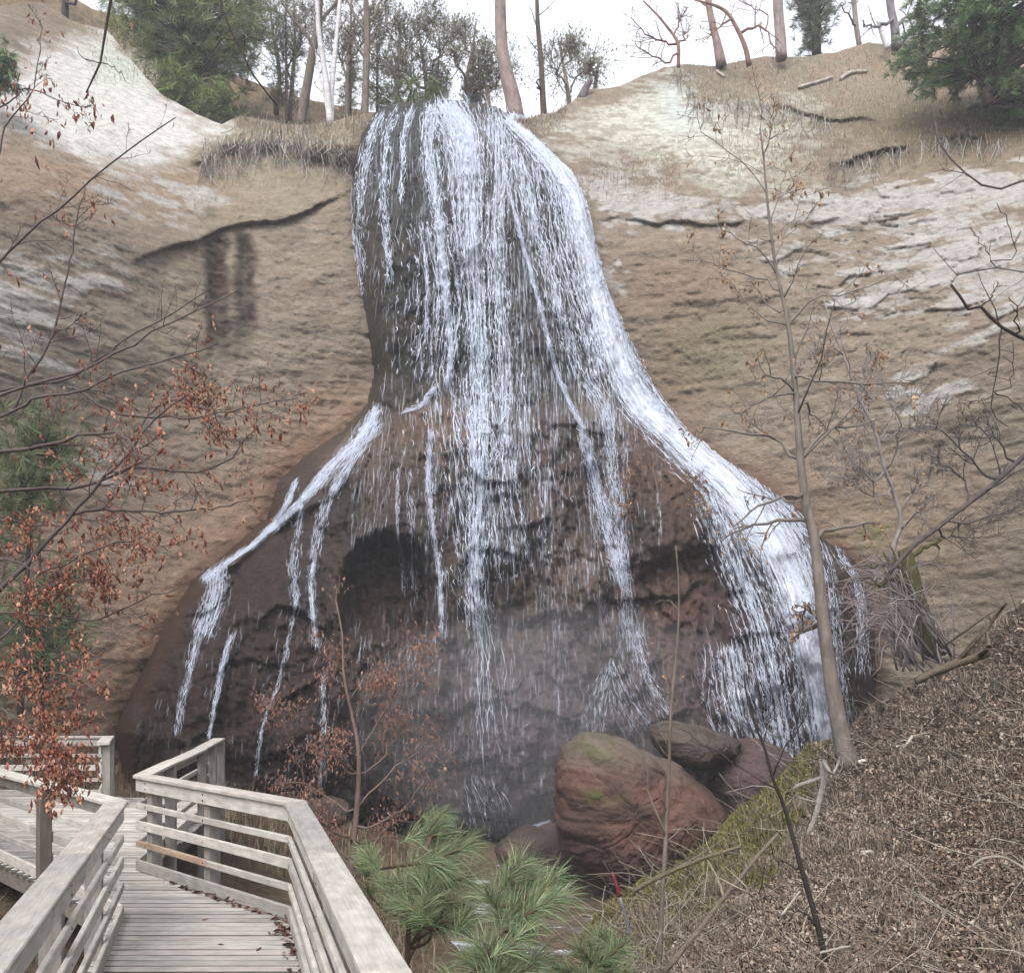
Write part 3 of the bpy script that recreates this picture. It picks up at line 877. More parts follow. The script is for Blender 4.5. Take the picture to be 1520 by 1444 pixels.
def build_hill_cover():
    rng = np.random.default_rng(5)
    n = 140000
    px = np.where(rng.uniform(size=n) < 0.8, rng.uniform(800, 1640, n), rng.uniform(1500, 1930, n)); ey = lined(HEDGE, px)
    py = ey + 2 + rng.uniform(0, 1, n) ** 0.85 * (1580 + 120 * (px > 1500) - ey)
    w = hill_point(px, py)
    moss = moss_mask(px, py)
    kind = fbm(px / 60.0, py / 60.0, 3, 401)
    # dead grass
    g = rng.uniform(size=n) < np.where(kind > 0.5, 0.42, 0.16)
    mb = MB()
    q = g & (moss < 0.5)
    dist = w[:, 1]
    cols = pick([(162, 148, 132), (136, 122, 110), (184, 170, 154), (110, 98, 89), (150, 133, 117)], n, rng)
    cols *= (0.5 + 1.1 * fbm(px / 60.0, py / 40.0, 4, 405))[:, None]
    blades(mb, w[q], 0.12 + 0.006 * dist[q], 0.005 + 0.0008 * dist[q], cols[q], rng, lean=1.05, dirv=(-0.2, -0.2, 0))
    q2 = moss >= 0.5
    colm = pick([(128, 124, 72), (146, 138, 84), (108, 106, 64), (158, 146, 108), (120, 104, 84)], n, rng)
    blades(mb, w[q2], 0.05 + 0.006 * dist[q2], 0.006 + 0.0009 * dist[q2], colm[q2], rng, lean=0.8, dirv=(-0.35, -0.2, 0))
    tag(mb.build('grass', M['grass']), 'matted dead grass and moss over the right slope', 'grass', kind='stuff')
    mb = MB()
    q = (~g) & (moss < 0.6) & (rng.uniform(size=n) < 0.95)
    cl = pick([(172, 148, 132), (192, 170, 152), (146, 124, 111), (210, 194, 178), (120, 104, 95), (180, 154, 136)], n, rng)
    pos = w[q] + np.array([0, -0.01, 0.02])
    leaves(mb, pos, 0.068 + 0.0026 * dist[q], cl[q], rng, tilt=0.7, slim=0.6)
    tag(mb.build('fallen_leaves', M['leaf']), 'brown fallen leaves littering the right slope', 'fallen leaves', kind='stuff')
    mb = MB()
    for _ in range(520):
        x = rng.uniform(900, 1600); e = lined(HEDGE, x); y = e + 12 + rng.uniform() * (1500 - e)
        if fbm(np.array([x / 90.0]), np.array([y / 60.0]), 3, 407)[0] < 0.47:
            continue
        b = hill_point(np.array([x]), np.array([y]))[0]
        m = int(rng.integers(14, 40))
        pb = b + rng.normal(0, 0.05 + 0.004 * b[1], (m, 3)) * np.array([1, 1, 0.1])
        sh = rng.uniform(0.75, 1.25)
        blades(mb, pb, np.full(m, rng.uniform(0.12, 0.3) * (0.6 + b[1] / 16)), np.full(m, 0.004 + 0.0006 * b[1]), pick([(168, 154, 140), (146, 130, 116), (126, 110, 98)], m, rng) * sh, rng, lean=0.75, dirv=(-0.3, -0.25, 0))
    tag(mb.build('grass', M['grass']), 'paler straw tufts bent over among the leaves on the right slope', 'grass', kind='stuff')
    # thin dead stems and twigs lying in the grass
    mb = MB()
    for _ in range(1500):
        x = rng.uniform(880, 1560); e = lined(HEDGE, x); y = e + 8 + rng.uniform() * (1480 - e)
        if y > 1500:
            continue
        b = hill_point(np.array([x]), np.array([y]))[0]
        L = rng.uniform(0.2, 0.8) * (0.5 + b[1] / 18); a = rng.uniform(0, 6.28)
        dv = np.array([math.cos(a), 0.4 * math.sin(a), rng.uniform(-0.1, 0.7)])
        p = resample([b, b + dv * L * 0.5 + rng.normal(0, 0.04, 3), b + dv * L + rng.normal(0, 0.08, 3)], 5) + np.array([0, -0.03, 0.04])
        r0 = rng.uniform(0.002, 0.005) * (0.6 + b[1] / 12)
        mb.tube(p, np.linspace(r0, r0 * 0.5, 5), 3, pick([(150, 138, 124), (120, 106, 92), (96, 82, 70), (174, 164, 150)], 1, rng)[0])
    tag(mb.build('twigs', M['twig']), 'fine dead twigs strewn through the slope grass', 'twigs', kind='stuff')


# ------------------------------------------------------------------ bare trees, branches
def unit(v):
    v = np.asarray(v, float)
    return v / (np.linalg.norm(v) + 1e-12)


def grow(mb, pts, r0, r1, rng, level, kids, ratio, col, ends, up=0.15, spread=0.8, wob=0.12, tmin=0.2, rmin=0.002, flat=1.0, nmin=1):
    """side shoots along a polyline, recursively; ends collects places where leaves may sit."""
    pts = np.asarray(pts)
    L = np.linalg.norm(np.diff(pts, axis=0), axis=1).sum()
    k = max(nmin, int(round(kids * rng.uniform(0.7, 1.3))))
    for _ in range(k):
        t = tmin + (1 - tmin) * rng.uniform() ** 0.8
        f = t * (len(pts) - 1); i = min(int(f), len(pts) - 2); f -= i
        b = pts[i] * (1 - f) + pts[i + 1] * f
        tan = unit(pts[i + 1] - pts[i])
        rr = (r0 + (r1 - r0) * t)
        rv = rng.normal(size=3); rv[1] *= flat
        rv = rv - tan * (rv @ tan)
        d = unit(tan * (1 - spread * 0.5) + unit(rv) * spread + np.array([0, 0, up]))
        ln = L * ratio * rng.uniform(0.5, 1.25) * (1.15 - 0.6 * t)
        q = [b]
        for s in range(4):
            d = unit(d + rng.normal(0, wob, 3) + np.array([0, 0, up * 0.25]))
            q.append(q[-1] + d * ln / 4)
        q = np.array(q)
        ra = max(rr * 0.6, rmin)
        mb.tube(q, np.linspace(ra, max(ra * 0.35, rmin * 0.7), 5), 5 if ra > 0.03 else (4 if ra > 0.008 else 3), np.asarray(col) * rng.uniform(0.8, 1.2))
        if level > 1:
            grow(mb, q, ra, ra * 0.35, rng, level - 1, kids * 0.75, ratio, col, ends, up, spread, wob, 0.25, rmin, flat, nmin)
        else:
            ends.append(q[2]); ends.append(q[4])


def px_path(path, d, n, rng=None, dd=0.0, wob=0.0):
    """(px, py[, depth offset]) control points at depth d -> smooth world polyline."""
    q = np.array([[p[0], p[1], d + (p[2] if len(p) > 2 else 0)] for p in path], float)
    if dd:
        q[:, 2] += np.linspace(0, dd, len(q))
    w = resample(P(q[:, 0], q[:, 1], q[:, 2]), n)
    if wob and rng is not None:
        w[1:] += rng.normal(0, wob, (n - 1, 3))
    return w


def px_tree(name, label, cat, d, trunk, widths, limbs, col, seed, kids=6, level=2, ratio=0.35, lw=0.5, leaf=None, group=None, base=None, ltwig=4, up=0.2, spread=0.85,
            rmin=0.002, wob=0.14, leaf_n=1, leaf_size=0.05, leaf_p=1.0, trunk_kids=5, branch_name='crown', mat='bark', n=18, leaf_jit=0.03, tmin=0.25):
    """tree drawn after the photo: trunk and main limbs as pixel polylines, depth varied; fine twigs grown."""
    rng = np.random.default_rng(seed)
    tr = px_path(trunk, d, n)
    root = thing(name, label, cat, tr[0] if base is None else base, group)
    sc = d / F
    mt = MB()
    rad = np.interp(np.linspace(0, 1, n), np.linspace(0, 1, len(widths)), widths) * sc * 0.5
    mt.tube(tr, rad, 10 if rad.max() > 0.03 else 6, col)
    mt.build('trunk', M[mat], root)
    mb, ends = MB(), []
    have, hrad = [tr], [rad]
    for L in limbs:
        dd = rng.uniform(-1, 1) * 0.12 * d * 0.5
        q = px_path(L, d, 9, rng, dd, wob=0.0015 * d)
        hp, hr = np.concatenate(have), np.concatenate(hrad)
        i = np.argmin(np.linalg.norm(hp - q[0], axis=1))
        if np.linalg.norm(hp[i] - q[0]) < 0.09 * d:
            q[0] = hp[i]
        r0 = max(min(lw * hr[i], rad.max()), rmin * 1.3)
        rr = np.linspace(r0, max(r0 * 0.3, rmin), 9)
        have.append(q); hrad.append(rr / max(lw, 0.01) * 0.8)
        mb.tube(q, rr, 6, np.asarray(col) * 0.9)
        grow(mb, q, r0, r0 * 0.3, rng, level, ltwig, ratio, np.asarray(col) * 0.9, ends, up, spread, wob, tmin, rmin)
    if trunk_kids:
        grow(mb, tr, rad[0] * 0.35, rad[-1] * 0.8, rng, level, trunk_kids, ratio * 0.5, np.asarray(col) * 0.9, ends, up, spread, wob, 0.35, rmin)
    if mb.tubes:
        mb.build(branch_name, M['twig'], root)
    if leaf is not None and ends:
        e = np.array(ends)
        e = e[rng.uniform(size=len(e)) < leaf_p]
        e = np.repeat(e, leaf_n, axis=0) + rng.normal(0, leaf_jit, (len(e) * leaf_n, 3))
        ml = MB()
        leaves(ml, e, leaf_size, pick(leaf, len(e), rng), rng, slim=0.5, hang=0.75)
        ml.build('leaves', M['leaf'], root)
    return root


def needles(mb, centers, axes, n_each, length, width, cols, rng, droop=0.15, open_=0.75, back=0.35):
    """tufts of long needles round twig ends."""
    m = len(centers)
    c = np.repeat(centers, n_each, axis=0); ax = np.repeat(axes, n_each, axis=0)
    N = len(c)
    r = rng.normal(size=(N, 3)); r -= ax * (r * ax).sum(1, keepdims=True); r /= np.linalg.norm(r, axis=1, keepdims=True) + 1e-9
    sp = np.abs(rng.normal(open_, 0.3, N))[:, None]
    dv = ax + r * sp; dv[:, 2] -= droop
    dv /= np.linalg.norm(dv, axis=1, keepdims=True)
    L = np.repeat(np.broadcast_to(length, (m,)), n_each)[:, None] * rng.uniform(0.7, 1.15, (N, 1))
    st = c - ax * rng.uniform(0, back, (N, 1)) * L * 1.3
    side = np.cross(dv, rng.normal(size=(N, 3))); side /= np.linalg.norm(side, axis=1, keepdims=True) + 1e-9
    mid = st + dv * L * 0.55; end = st + dv * L + np.array([0, 0, -0.12]) * L
    w = np.repeat(np.broadcast_to(width, (m,)), n_each)[:, None]
    v = np.stack([st - side * w * 0.5, st + side * w * 0.5, mid + side * w * 0.5, mid - side * w * 0.5, end], 1)
    b = np.arange(N)[:, None] * 5
    cc = pick(cols, N, rng, 0.25)
    mb.add(v.reshape(-1, 3), b + np.array([[0, 1, 2, 3]]), b + np.array([[3, 2, 4]]), np.repeat(cc, 5, axis=0))


# ------------------------------------------------------------------ boulders
def outline_rock(name, label, px, d, half, col_fn, seed, dark=1.0):
    rng = np.random.default_rng(seed)
    p = np.array(px, float)
    c = p.mean(0)
    ang = np.arctan2(p[:, 1] - c[1], p[:, 0] - c[0]); o = np.argsort(ang)
    ang, rad = ang[o], np.hypot(*(p[o] - c).T)
    nt_, nf = 240, 140
    th = np.linspace(-math.pi, math.pi, nt_, endpoint=False)
    r = np.interp(th, np.r_[ang - 2 * math.pi, ang, ang + 2 * math.pi], np.r_[rad, rad, rad])
    ph = np.linspace(0.02, math.pi - 0.02, nf)
    TH, PH = np.meshgrid(th, ph)
    rr = np.sin(PH) ** 0.75 * np.tile(r, (nf, 1))
    X = c[0] + rr * np.cos(TH); Y = c[1] + rr * np.sin(TH)
    dep = d - np.sign(np.cos(PH)) * np.abs(np.cos(PH)) ** 0.8 * half
    W = P(X, Y, np.full_like(X, d)); W[..., 1] = dep
    n = fbm(W[..., 0] * 1.2 + W[..., 1], W[..., 2] * 1.5, 4, seed) - 0.5
    n2 = fbm(W[..., 0] * 4 + W[..., 1] * 2, W[..., 2] * 5, 3, seed + 7) - 0.5
    nrm = W - P(c[0], c[1], d)
    nrm /= np.linalg.norm(nrm, axis=-1, keepdims=True)
    n3 = fbm(W[..., 0] * 9 + W[..., 1] * 5, W[..., 2] * 11, 4, seed + 9, 0.65) - 0.5
    vv, ee = worley(W[..., 0] * 1.5 + 0.7 * n + W[..., 1], W[..., 2] * 1.8, seed + 3)
    crack = (1 - sstep(0, 0.06, ee)) * (vv > 0.3)
    W = W + nrm * (0.4 * n + 0.16 * n2 + 0.09 * n3 + 0.09 * (vv - 0.5) - 0.05 * crack)[..., None] * half * 0.5
    C = col_fn(X, Y, W, n + 0.5, n2 + 0.5)
    i = np.arange(nf * nt_).reshape(nf, nt_)
    q = np.stack([i[:-1], np.roll(i[:-1], -1, 1), np.roll(i[1:], -1, 1), i[1:]], -1).reshape(-1, 4)
    mb = MB()
    mb.add(W.reshape(-1, 3), q, None, C.reshape(-1, 3))
    mb.t.append(np.stack([np.full(nt_ - 2, i[0, 0]), i[0, 2:], i[0, 1:-1]], -1)); mb.t.append(np.stack([np.full(nt_ - 2, i[-1, 0]), i[-1, 1:-1], i[-1, 2:]], -1))
    b = W.reshape(-1, 3)[W.reshape(-1, 3)[:, 2].argmin()]
    o = mb.build(name, M['boulder'], base=b)
    return tag(o, label, 'boulder')


def build_boulders():
    def red(X, Y, W, n, n2):
        c = srgb(114, 82, 70) + (srgb(84, 60, 52) - srgb(114, 82, 70)) * sstep(0.4, 0.65, n)[..., None]
        t = sstep(1150, 1110, Y + 30 * (n - 0.5) + (X - 900) * -0.12)[..., None]
        c = c * (1 - t) + srgb(112, 98, 86) * t
        m = (np.clip(blob(X, Y, 880, 1105, 22, 14) + blob(X, Y, 885, 1168, 28, 9), 0, 1) * sstep(0.4, 0.6, n2))[..., None]
        return c * (1 - m) + srgb(92, 96, 42) * m

    def grey(X, Y, W, n, n2):
        return srgb(98, 84, 74) + (srgb(74, 62, 56) - srgb(98, 84, 74)) * sstep(0.4, 0.65, n)[..., None]

    def plum(X, Y, W, n, n2):
        return srgb(94, 74, 72) + (srgb(70, 56, 56) - srgb(94, 74, 72)) * sstep(0.4, 0.65, n)[..., None]
    outline_rock('boulder', 'large rounded red brown boulder with a grey top at the foot of the falls',
                 [(823, 1145), (838, 1115), (866, 1092), (905, 1096), (950, 1110), (985, 1128), (1030, 1160), (1062, 1190), (1078, 1222), (1050, 1248), (1000, 1270), (960, 1300), (915, 1302),
                  (870, 1285), (838, 1258), (822, 1215), (830, 1180)], 18.2, 1.5, red, 501)
    outline_rock('boulder', 'dark grey brown boulder overhanging a black hollow behind the red one',
                 [(966, 1085), (985, 1070), (1020, 1076), (1055, 1086), (1090, 1100), (1086, 1116), (1062, 1128), (1048, 1138), (1010, 1136), (985, 1124), (972, 1106)], 19.2, 1.1, grey, 505)
    outline_rock('boulder', 'plum brown boulder wedged against the mossy slope',
                 [(1058, 1140), (1078, 1114), (1110, 1098), (1150, 1108), (1185, 1135), (1190, 1175), (1150, 1210), (1100, 1228), (1070, 1222), (1060, 1190)], 19.3, 1.2, plum, 509)
    outline_rock('boulder', 'low dark wet boulder in the spray left of the red one',
                 [(735, 1262), (760, 1240), (800, 1228), (845, 1226), (870, 1260), (850, 1290), (780, 1296), (742, 1284)], 19.4, 0.7, plum, 513)
    outline_rock('boulder', 'small grey boulder under the reddish bush at the base of the rock',
                 [(455, 1198), (475, 1186), (500, 1184), (520, 1196), (515, 1220), (485, 1226), (460, 1216)], 17.0, 0.3, grey, 517)


M['creek'] = water_material('creek_water', 0.75, gaps=1.0)
build_ground()
build_hillside()
build_hill_cover()
build_boulders()


# ------------------------------------------------------------------ waterfall
STREAMS = {
    # part: [(centre line, widths along it, streak count, streak length px, thickness m, lateral profile)]
    'curtain': [
        ([(565, 168), (545, 225), (530, 330), (536, 440)], [14, 22, 26, 12], 300),
        ([(592, 160), (574, 205), (570, 300), (578, 420)], [16, 12, 12, 8], 200),
        ([(612, 160), (600, 200), (596, 300)], [10, 8, 6], 90),
        ([(640, 155), (636, 230), (650, 320), (660, 420), (668, 500), (666, 570)], [24, 20, 14, 10, 8, 8], 800),
        ([(655, 152), (690, 235), (698, 330), (706, 430), (712, 560), (712, 700), (705, 840), (708, 930)], [60, 66, 54, 38, 34, 34, 26, 30], 2100),
        ([(665, 152), (690, 200), (700, 260)], [34, 36, 24], 700),
        ([(720, 156), (742, 240), (738, 350), (745, 470), (752, 560), (745, 700)], [40, 34, 30, 30, 26, 26], 480),
        ([(735, 160), (768, 240), (790, 320), (820, 420), (842, 500), (860, 560)], [30, 32, 24, 26, 24, 24], 420),
        ([(640, 330), (655, 440), (640, 560)], [60, 90, 90], 500),
        ([(700, 560), (720, 700), (740, 860)], [120, 150, 150], 700),
    ],
    'trickle': [
        ([(748, 250), (770, 340), (800, 450), (830, 560), (862, 632)], [5, 5, 5, 5, 8], 500),
        ([(862, 632), (882, 710), (905, 800), (925, 865)], [12, 18, 22, 20], 700),
        ([(870, 560), (900, 615), (912, 720), (925, 830), (940, 960)], [24, 20, 16, 18, 26], 700),
        ([(640, 640), (636, 720), (652, 850), (655, 945)], [10, 6, 5, 6], 420),
        ([(690, 860), (716, 940), (724, 1060), (735, 1180)], [50, 50, 70, 90], 130),
        ([(592, 690), (590, 780), (600, 880)], [5, 5, 5], 70),
        ([(606, 700), (612, 800), (618, 900)], [10, 12, 14], 80),
        ([(560, 606), (530, 655), (490, 695), (440, 752), (400, 788)], [12, 18, 14, 9, 7], 800),
        ([(440, 715), (418, 760), (385, 800), (340, 832), (302, 862)], [8, 8, 7, 8, 14], 460),
        ([(560, 625), (524, 680), (492, 736)], [16, 18, 12], 320),
        ([(486, 740), (470, 800), (462, 870), (470, 960)], [16, 14, 8, 6], 260),
        ([(448, 750), (436, 830), (440, 900)], [12, 12, 10], 120),
        ([(326, 845), (318, 890), (300, 940)], [24, 28, 24], 420),
        ([(298, 930), (280, 1000), (262, 1090)], [12, 10, 10], 120),
        ([(345, 942), (330, 990), (318, 1050), (310, 1095)], [8, 7, 5, 5], 220),
        ([(440, 880), (420, 990), (390, 1080), (380, 1150)], [8, 6, 5, 6], 130),
        ([(905, 985), (888, 1040), (880, 1100)], [16, 40, 60], 80),
        ([(908, 985), (936, 1050), (960, 1085)], [20, 50, 60], 90),
        ([(940, 930), (960, 1000), (990, 1060)], [26, 24, 20], 170),
        ([(815, 1219), (790, 1228), (766, 1242), (760, 1260)], [3, 4, 6, 8], 160),
        ([(600, 612), (625, 600), (645, 575)], [4, 6, 8], 90),
        ([(480, 1000), (480, 1080), (476, 1180)], [10, 12, 12], 90),
        ([(700, 1150), (716, 1200), (730, 1250)], [40, 70, 90], 60),
    ],
    'chute': [
        ([(758, 172), (808, 222), (846, 275), (868, 345), (888, 430), (915, 520), (950, 590), (1010, 655), (1075, 712), (1130, 775), (1172, 850), (1200, 940), (1218, 1030), (1232, 1100)],
         [26, 34, 42, 44, 46, 46, 48, 54, 70, 80, 74, 62, 52, 54], 6400),
        ([(800, 215), (822, 300), (838, 380), (868, 470), (890, 555)], [50, 44, 40, 40, 30], 420),
        ([(1050, 735), (1098, 850), (1135, 950), (1158, 1070), (1170, 1140)], [44, 54, 56, 56, 50], 1300),
        ([(1150, 735), (1205, 800), (1232, 880), (1245, 980), (1258, 1080)], [30, 36, 26, 20, 16], 300),
        ([(1080, 960), (1100, 1060), (1120, 1110)], [60, 90, 70], 500),
        ([(880, 300), (912, 380), (932, 460)], [16, 22, 20], 240),
        ([(1245, 815), (1275, 880), (1280, 1000)], [14, 14, 20], 160),
        ([(890, 390), (930, 500), (985, 596), (1050, 660), (1130, 722), (1200, 790)], [20, 26, 30, 30, 34, 34], 1100),
    ],
}


def stream_points(line, widths, n, rng, uniform=False):
    p = resample([(a, b, 0) for a, b in line], 60)[:, :2]
    t = rng.uniform(0, 1, n)
    f = t * 59; i = np.minimum(f.astype(int), 58); f = (f - i)[:, None]
    c = p[i] * (1 - f) + p[i + 1] * f
    tan = p[i + 1] - p[i]; tan /= np.linalg.norm(tan, axis=1, keepdims=True) + 1e-9
    w = np.interp(t, np.linspace(0, 1, len(widths)), widths)
    w = w * 0.6
    off = np.clip(rng.normal(0, 0.5, n), -1.4, 1.4) * w
    # strands gather in threads across the width
    off = off + 0.10 * w * np.sin(off / w * 22 + 3 * t)
    nrm = np.stack([-tan[:, 1], tan[:, 0]], 1)
    return c + nrm * off[:, None], tan


def streaks(mb, c, tan, length, thick, rng, lift=(0.05, 0.22)):
    """each streak: a slim five-ring spindle of water following the rock a little clear of it."""
    n = len(c)
    L = length * rng.uniform(0.35, 1.5, n) ** 1.3
    d = tan + np.stack([rng.normal(0, 0.06, n), np.full(n, 0.12)], 1)
    d /= np.linalg.norm(d, axis=1, keepdims=True)
    k = 4
    s = np.linspace(-0.5, 0.5, k)
    wig = rng.normal(0, 1.1, (n, k))
    px = c[:, 0:1] + d[:, 0:1] * L[:, None] * s + wig
    py = c[:, 1:2] + d[:, 1:2] * L[:, None] * s
    dep, _ = rock_shape(px, py)
    dep = np.minimum(dep, np.median(dep, axis=1, keepdims=True) + 0.4)
    lf = rng.uniform(lift[0], lift[1], (n, 1))
    W = P(px, py, dep - lf)
    th = (thick * rng.uniform(0.4, 1.6, n) ** 1.5 * np.interp(c[:, 1], [540, 760, 1100], [1.0, 0.72, 0.62]))[:, None]
    prof = np.array([0.15, 1.0, 0.8, 0.1])[None] * th
    T = np.gradient(W, axis=1); T /= np.linalg.norm(T, axis=2, keepdims=True) + 1e-9
    S = np.cross(T, np.array([0.1, 1.0, 0.05])); S /= np.linalg.norm(S, axis=2, keepdims=True) + 1e-9
    U = np.cross(S, T)
    m = 3
    a = np.arange(m) / m * 2 * math.pi
    V = W[:, :, None] + (S[:, :, None] * np.cos(a)[None, None, :, None] + U[:, :, None] * np.sin(a)[None, None, :, None]) * prof[:, :, None, None]
    idx = np.arange(n * k * m).reshape(n, k, m)
    A, B = idx[:, :-1], idx[:, 1:]
    q = np.stack([A, np.roll(A, -1, 2), np.roll(B, -1, 2), B], -1).reshape(-1, 4)
    t = np.concatenate([np.stack([idx[:, 0, 0], idx[:, 0, 2], idx[:, 0, 1]], -1), np.stack([idx[:, -1, 0], idx[:, -1, 1], idx[:, -1, 2]], -1)])
    mb.add(V.reshape(-1, 3), q, t, (0.85, 0.9, 0.97))


def threads(mb, line, widths, rng, rad):
    """long unbroken filaments, swelling and thinning as they fall."""
    n = 90
    p = resample([(a, b, 0) for a, b in line], n)[:, :2]
    tan = np.gradient(p, axis=0); tan /= np.linalg.norm(tan, axis=1, keepdims=True)
    nrm = np.stack([-tan[:, 1], tan[:, 0]], 1)
    w = np.interp(np.linspace(0, 1, n), np.linspace(0, 1, len(widths)), widths)
    w = w * 0.6
    al = np.cumsum(np.r_[0, np.linalg.norm(np.diff(p, axis=0), axis=1)])
    for _ in range(max(1, int(w.mean() / 4.2))):
        o = rng.normal(0, 0.42); sd = int(rng.integers(0, 9999))
        u = o * w + 9 * (vnoise(al / 46.0, al * 0, sd) - 0.5) + 3 * (vnoise(al / 12.0, al * 0, sd + 1) - 0.5)
        px = p[:, 0] + nrm[:, 0] * u; py = p[:, 1] + nrm[:, 1] * u
        dep, _s = rock_shape(px, py)
        dep = np.minimum(dep, np.convolve(np.r_[dep[:3], dep, dep[-3:]], np.ones(7) / 7, 'valid'))
        i0 = int(rng.uniform(0, 0.35) * n); i1 = int(rng.uniform(0.6, 1.0) * n)
        r = rad * rng.uniform(0.5, 1.3) * np.clip(2.6 * (fbm(al / 17.0, al * 0, 3, sd + 2) - 0.22), 0.12, 1.6)
        W = P(px, py, dep - 0.10 - 0.12 * rng.uniform())
        k = i1 - i0
        if k > 6:
            mb.tube(W[i0:i1], r[i0:i1] * np.minimum(1, np.minimum(np.arange(k), np.arange(k)[::-1]) / 4 + 0.15), 4, (0.85, 0.9, 0.97))


def sheet(mb, line, widths, cover, n=260, m=26, lift=0.12, bulge=0.18, seed=0):
    """foaming water sheet laid along the stream."""
    p = resample([(a, b, 0) for a, b in line], n)[:, :2]
    tan = np.gradient(p, axis=0); tan /= np.linalg.norm(tan, axis=1, keepdims=True)
    nrm = np.stack([-tan[:, 1], tan[:, 0]], 1)
    w = np.interp(np.linspace(0, 1, n), np.linspace(0, 1, len(widths)), widths)
    w = w * 0.62
    u = np.linspace(-1, 1, m)
    px = p[:, 0:1] + nrm[:, 0:1] * w[:, None] * u; py = p[:, 1:2] + nrm[:, 1:2] * w[:, None] * u
    dep, _ = rock_shape(px, py)
    # water smooths the rock below
    for _ in range(3):
        dep[1:-1] = (dep[:-2] + dep[1:-1] + dep[2:]) / 3
    al = np.cumsum(np.r_[0, np.linalg.norm(np.diff(p, axis=0), axis=1)])[:, None] + 0 * px
    ac = u[None] * w[:, None]
    foam = fbm(al / 40.0, ac / 9.0 + seed, 4, 611 + seed, 0.6) - 0.5
    W = P(px, py, dep - lift - bulge * np.sqrt(np.clip(1 - u ** 2, 0, 1))[None] - 0.35 * foam)
    g = np.stack([al, ac + seed * 73.0, cover * (1 - 0.95 * np.abs(u[None] + 0.25 * (fbm(al / 70.0, 0 * al, 3, 640 + seed) - 0.5)) ** 1.15) + 0 * al], -1)
    mb.add(W.reshape(-1, 3), grid_faces(n, m), col=(0.86, 0.9, 0.98), g=g.reshape(-1, 3))


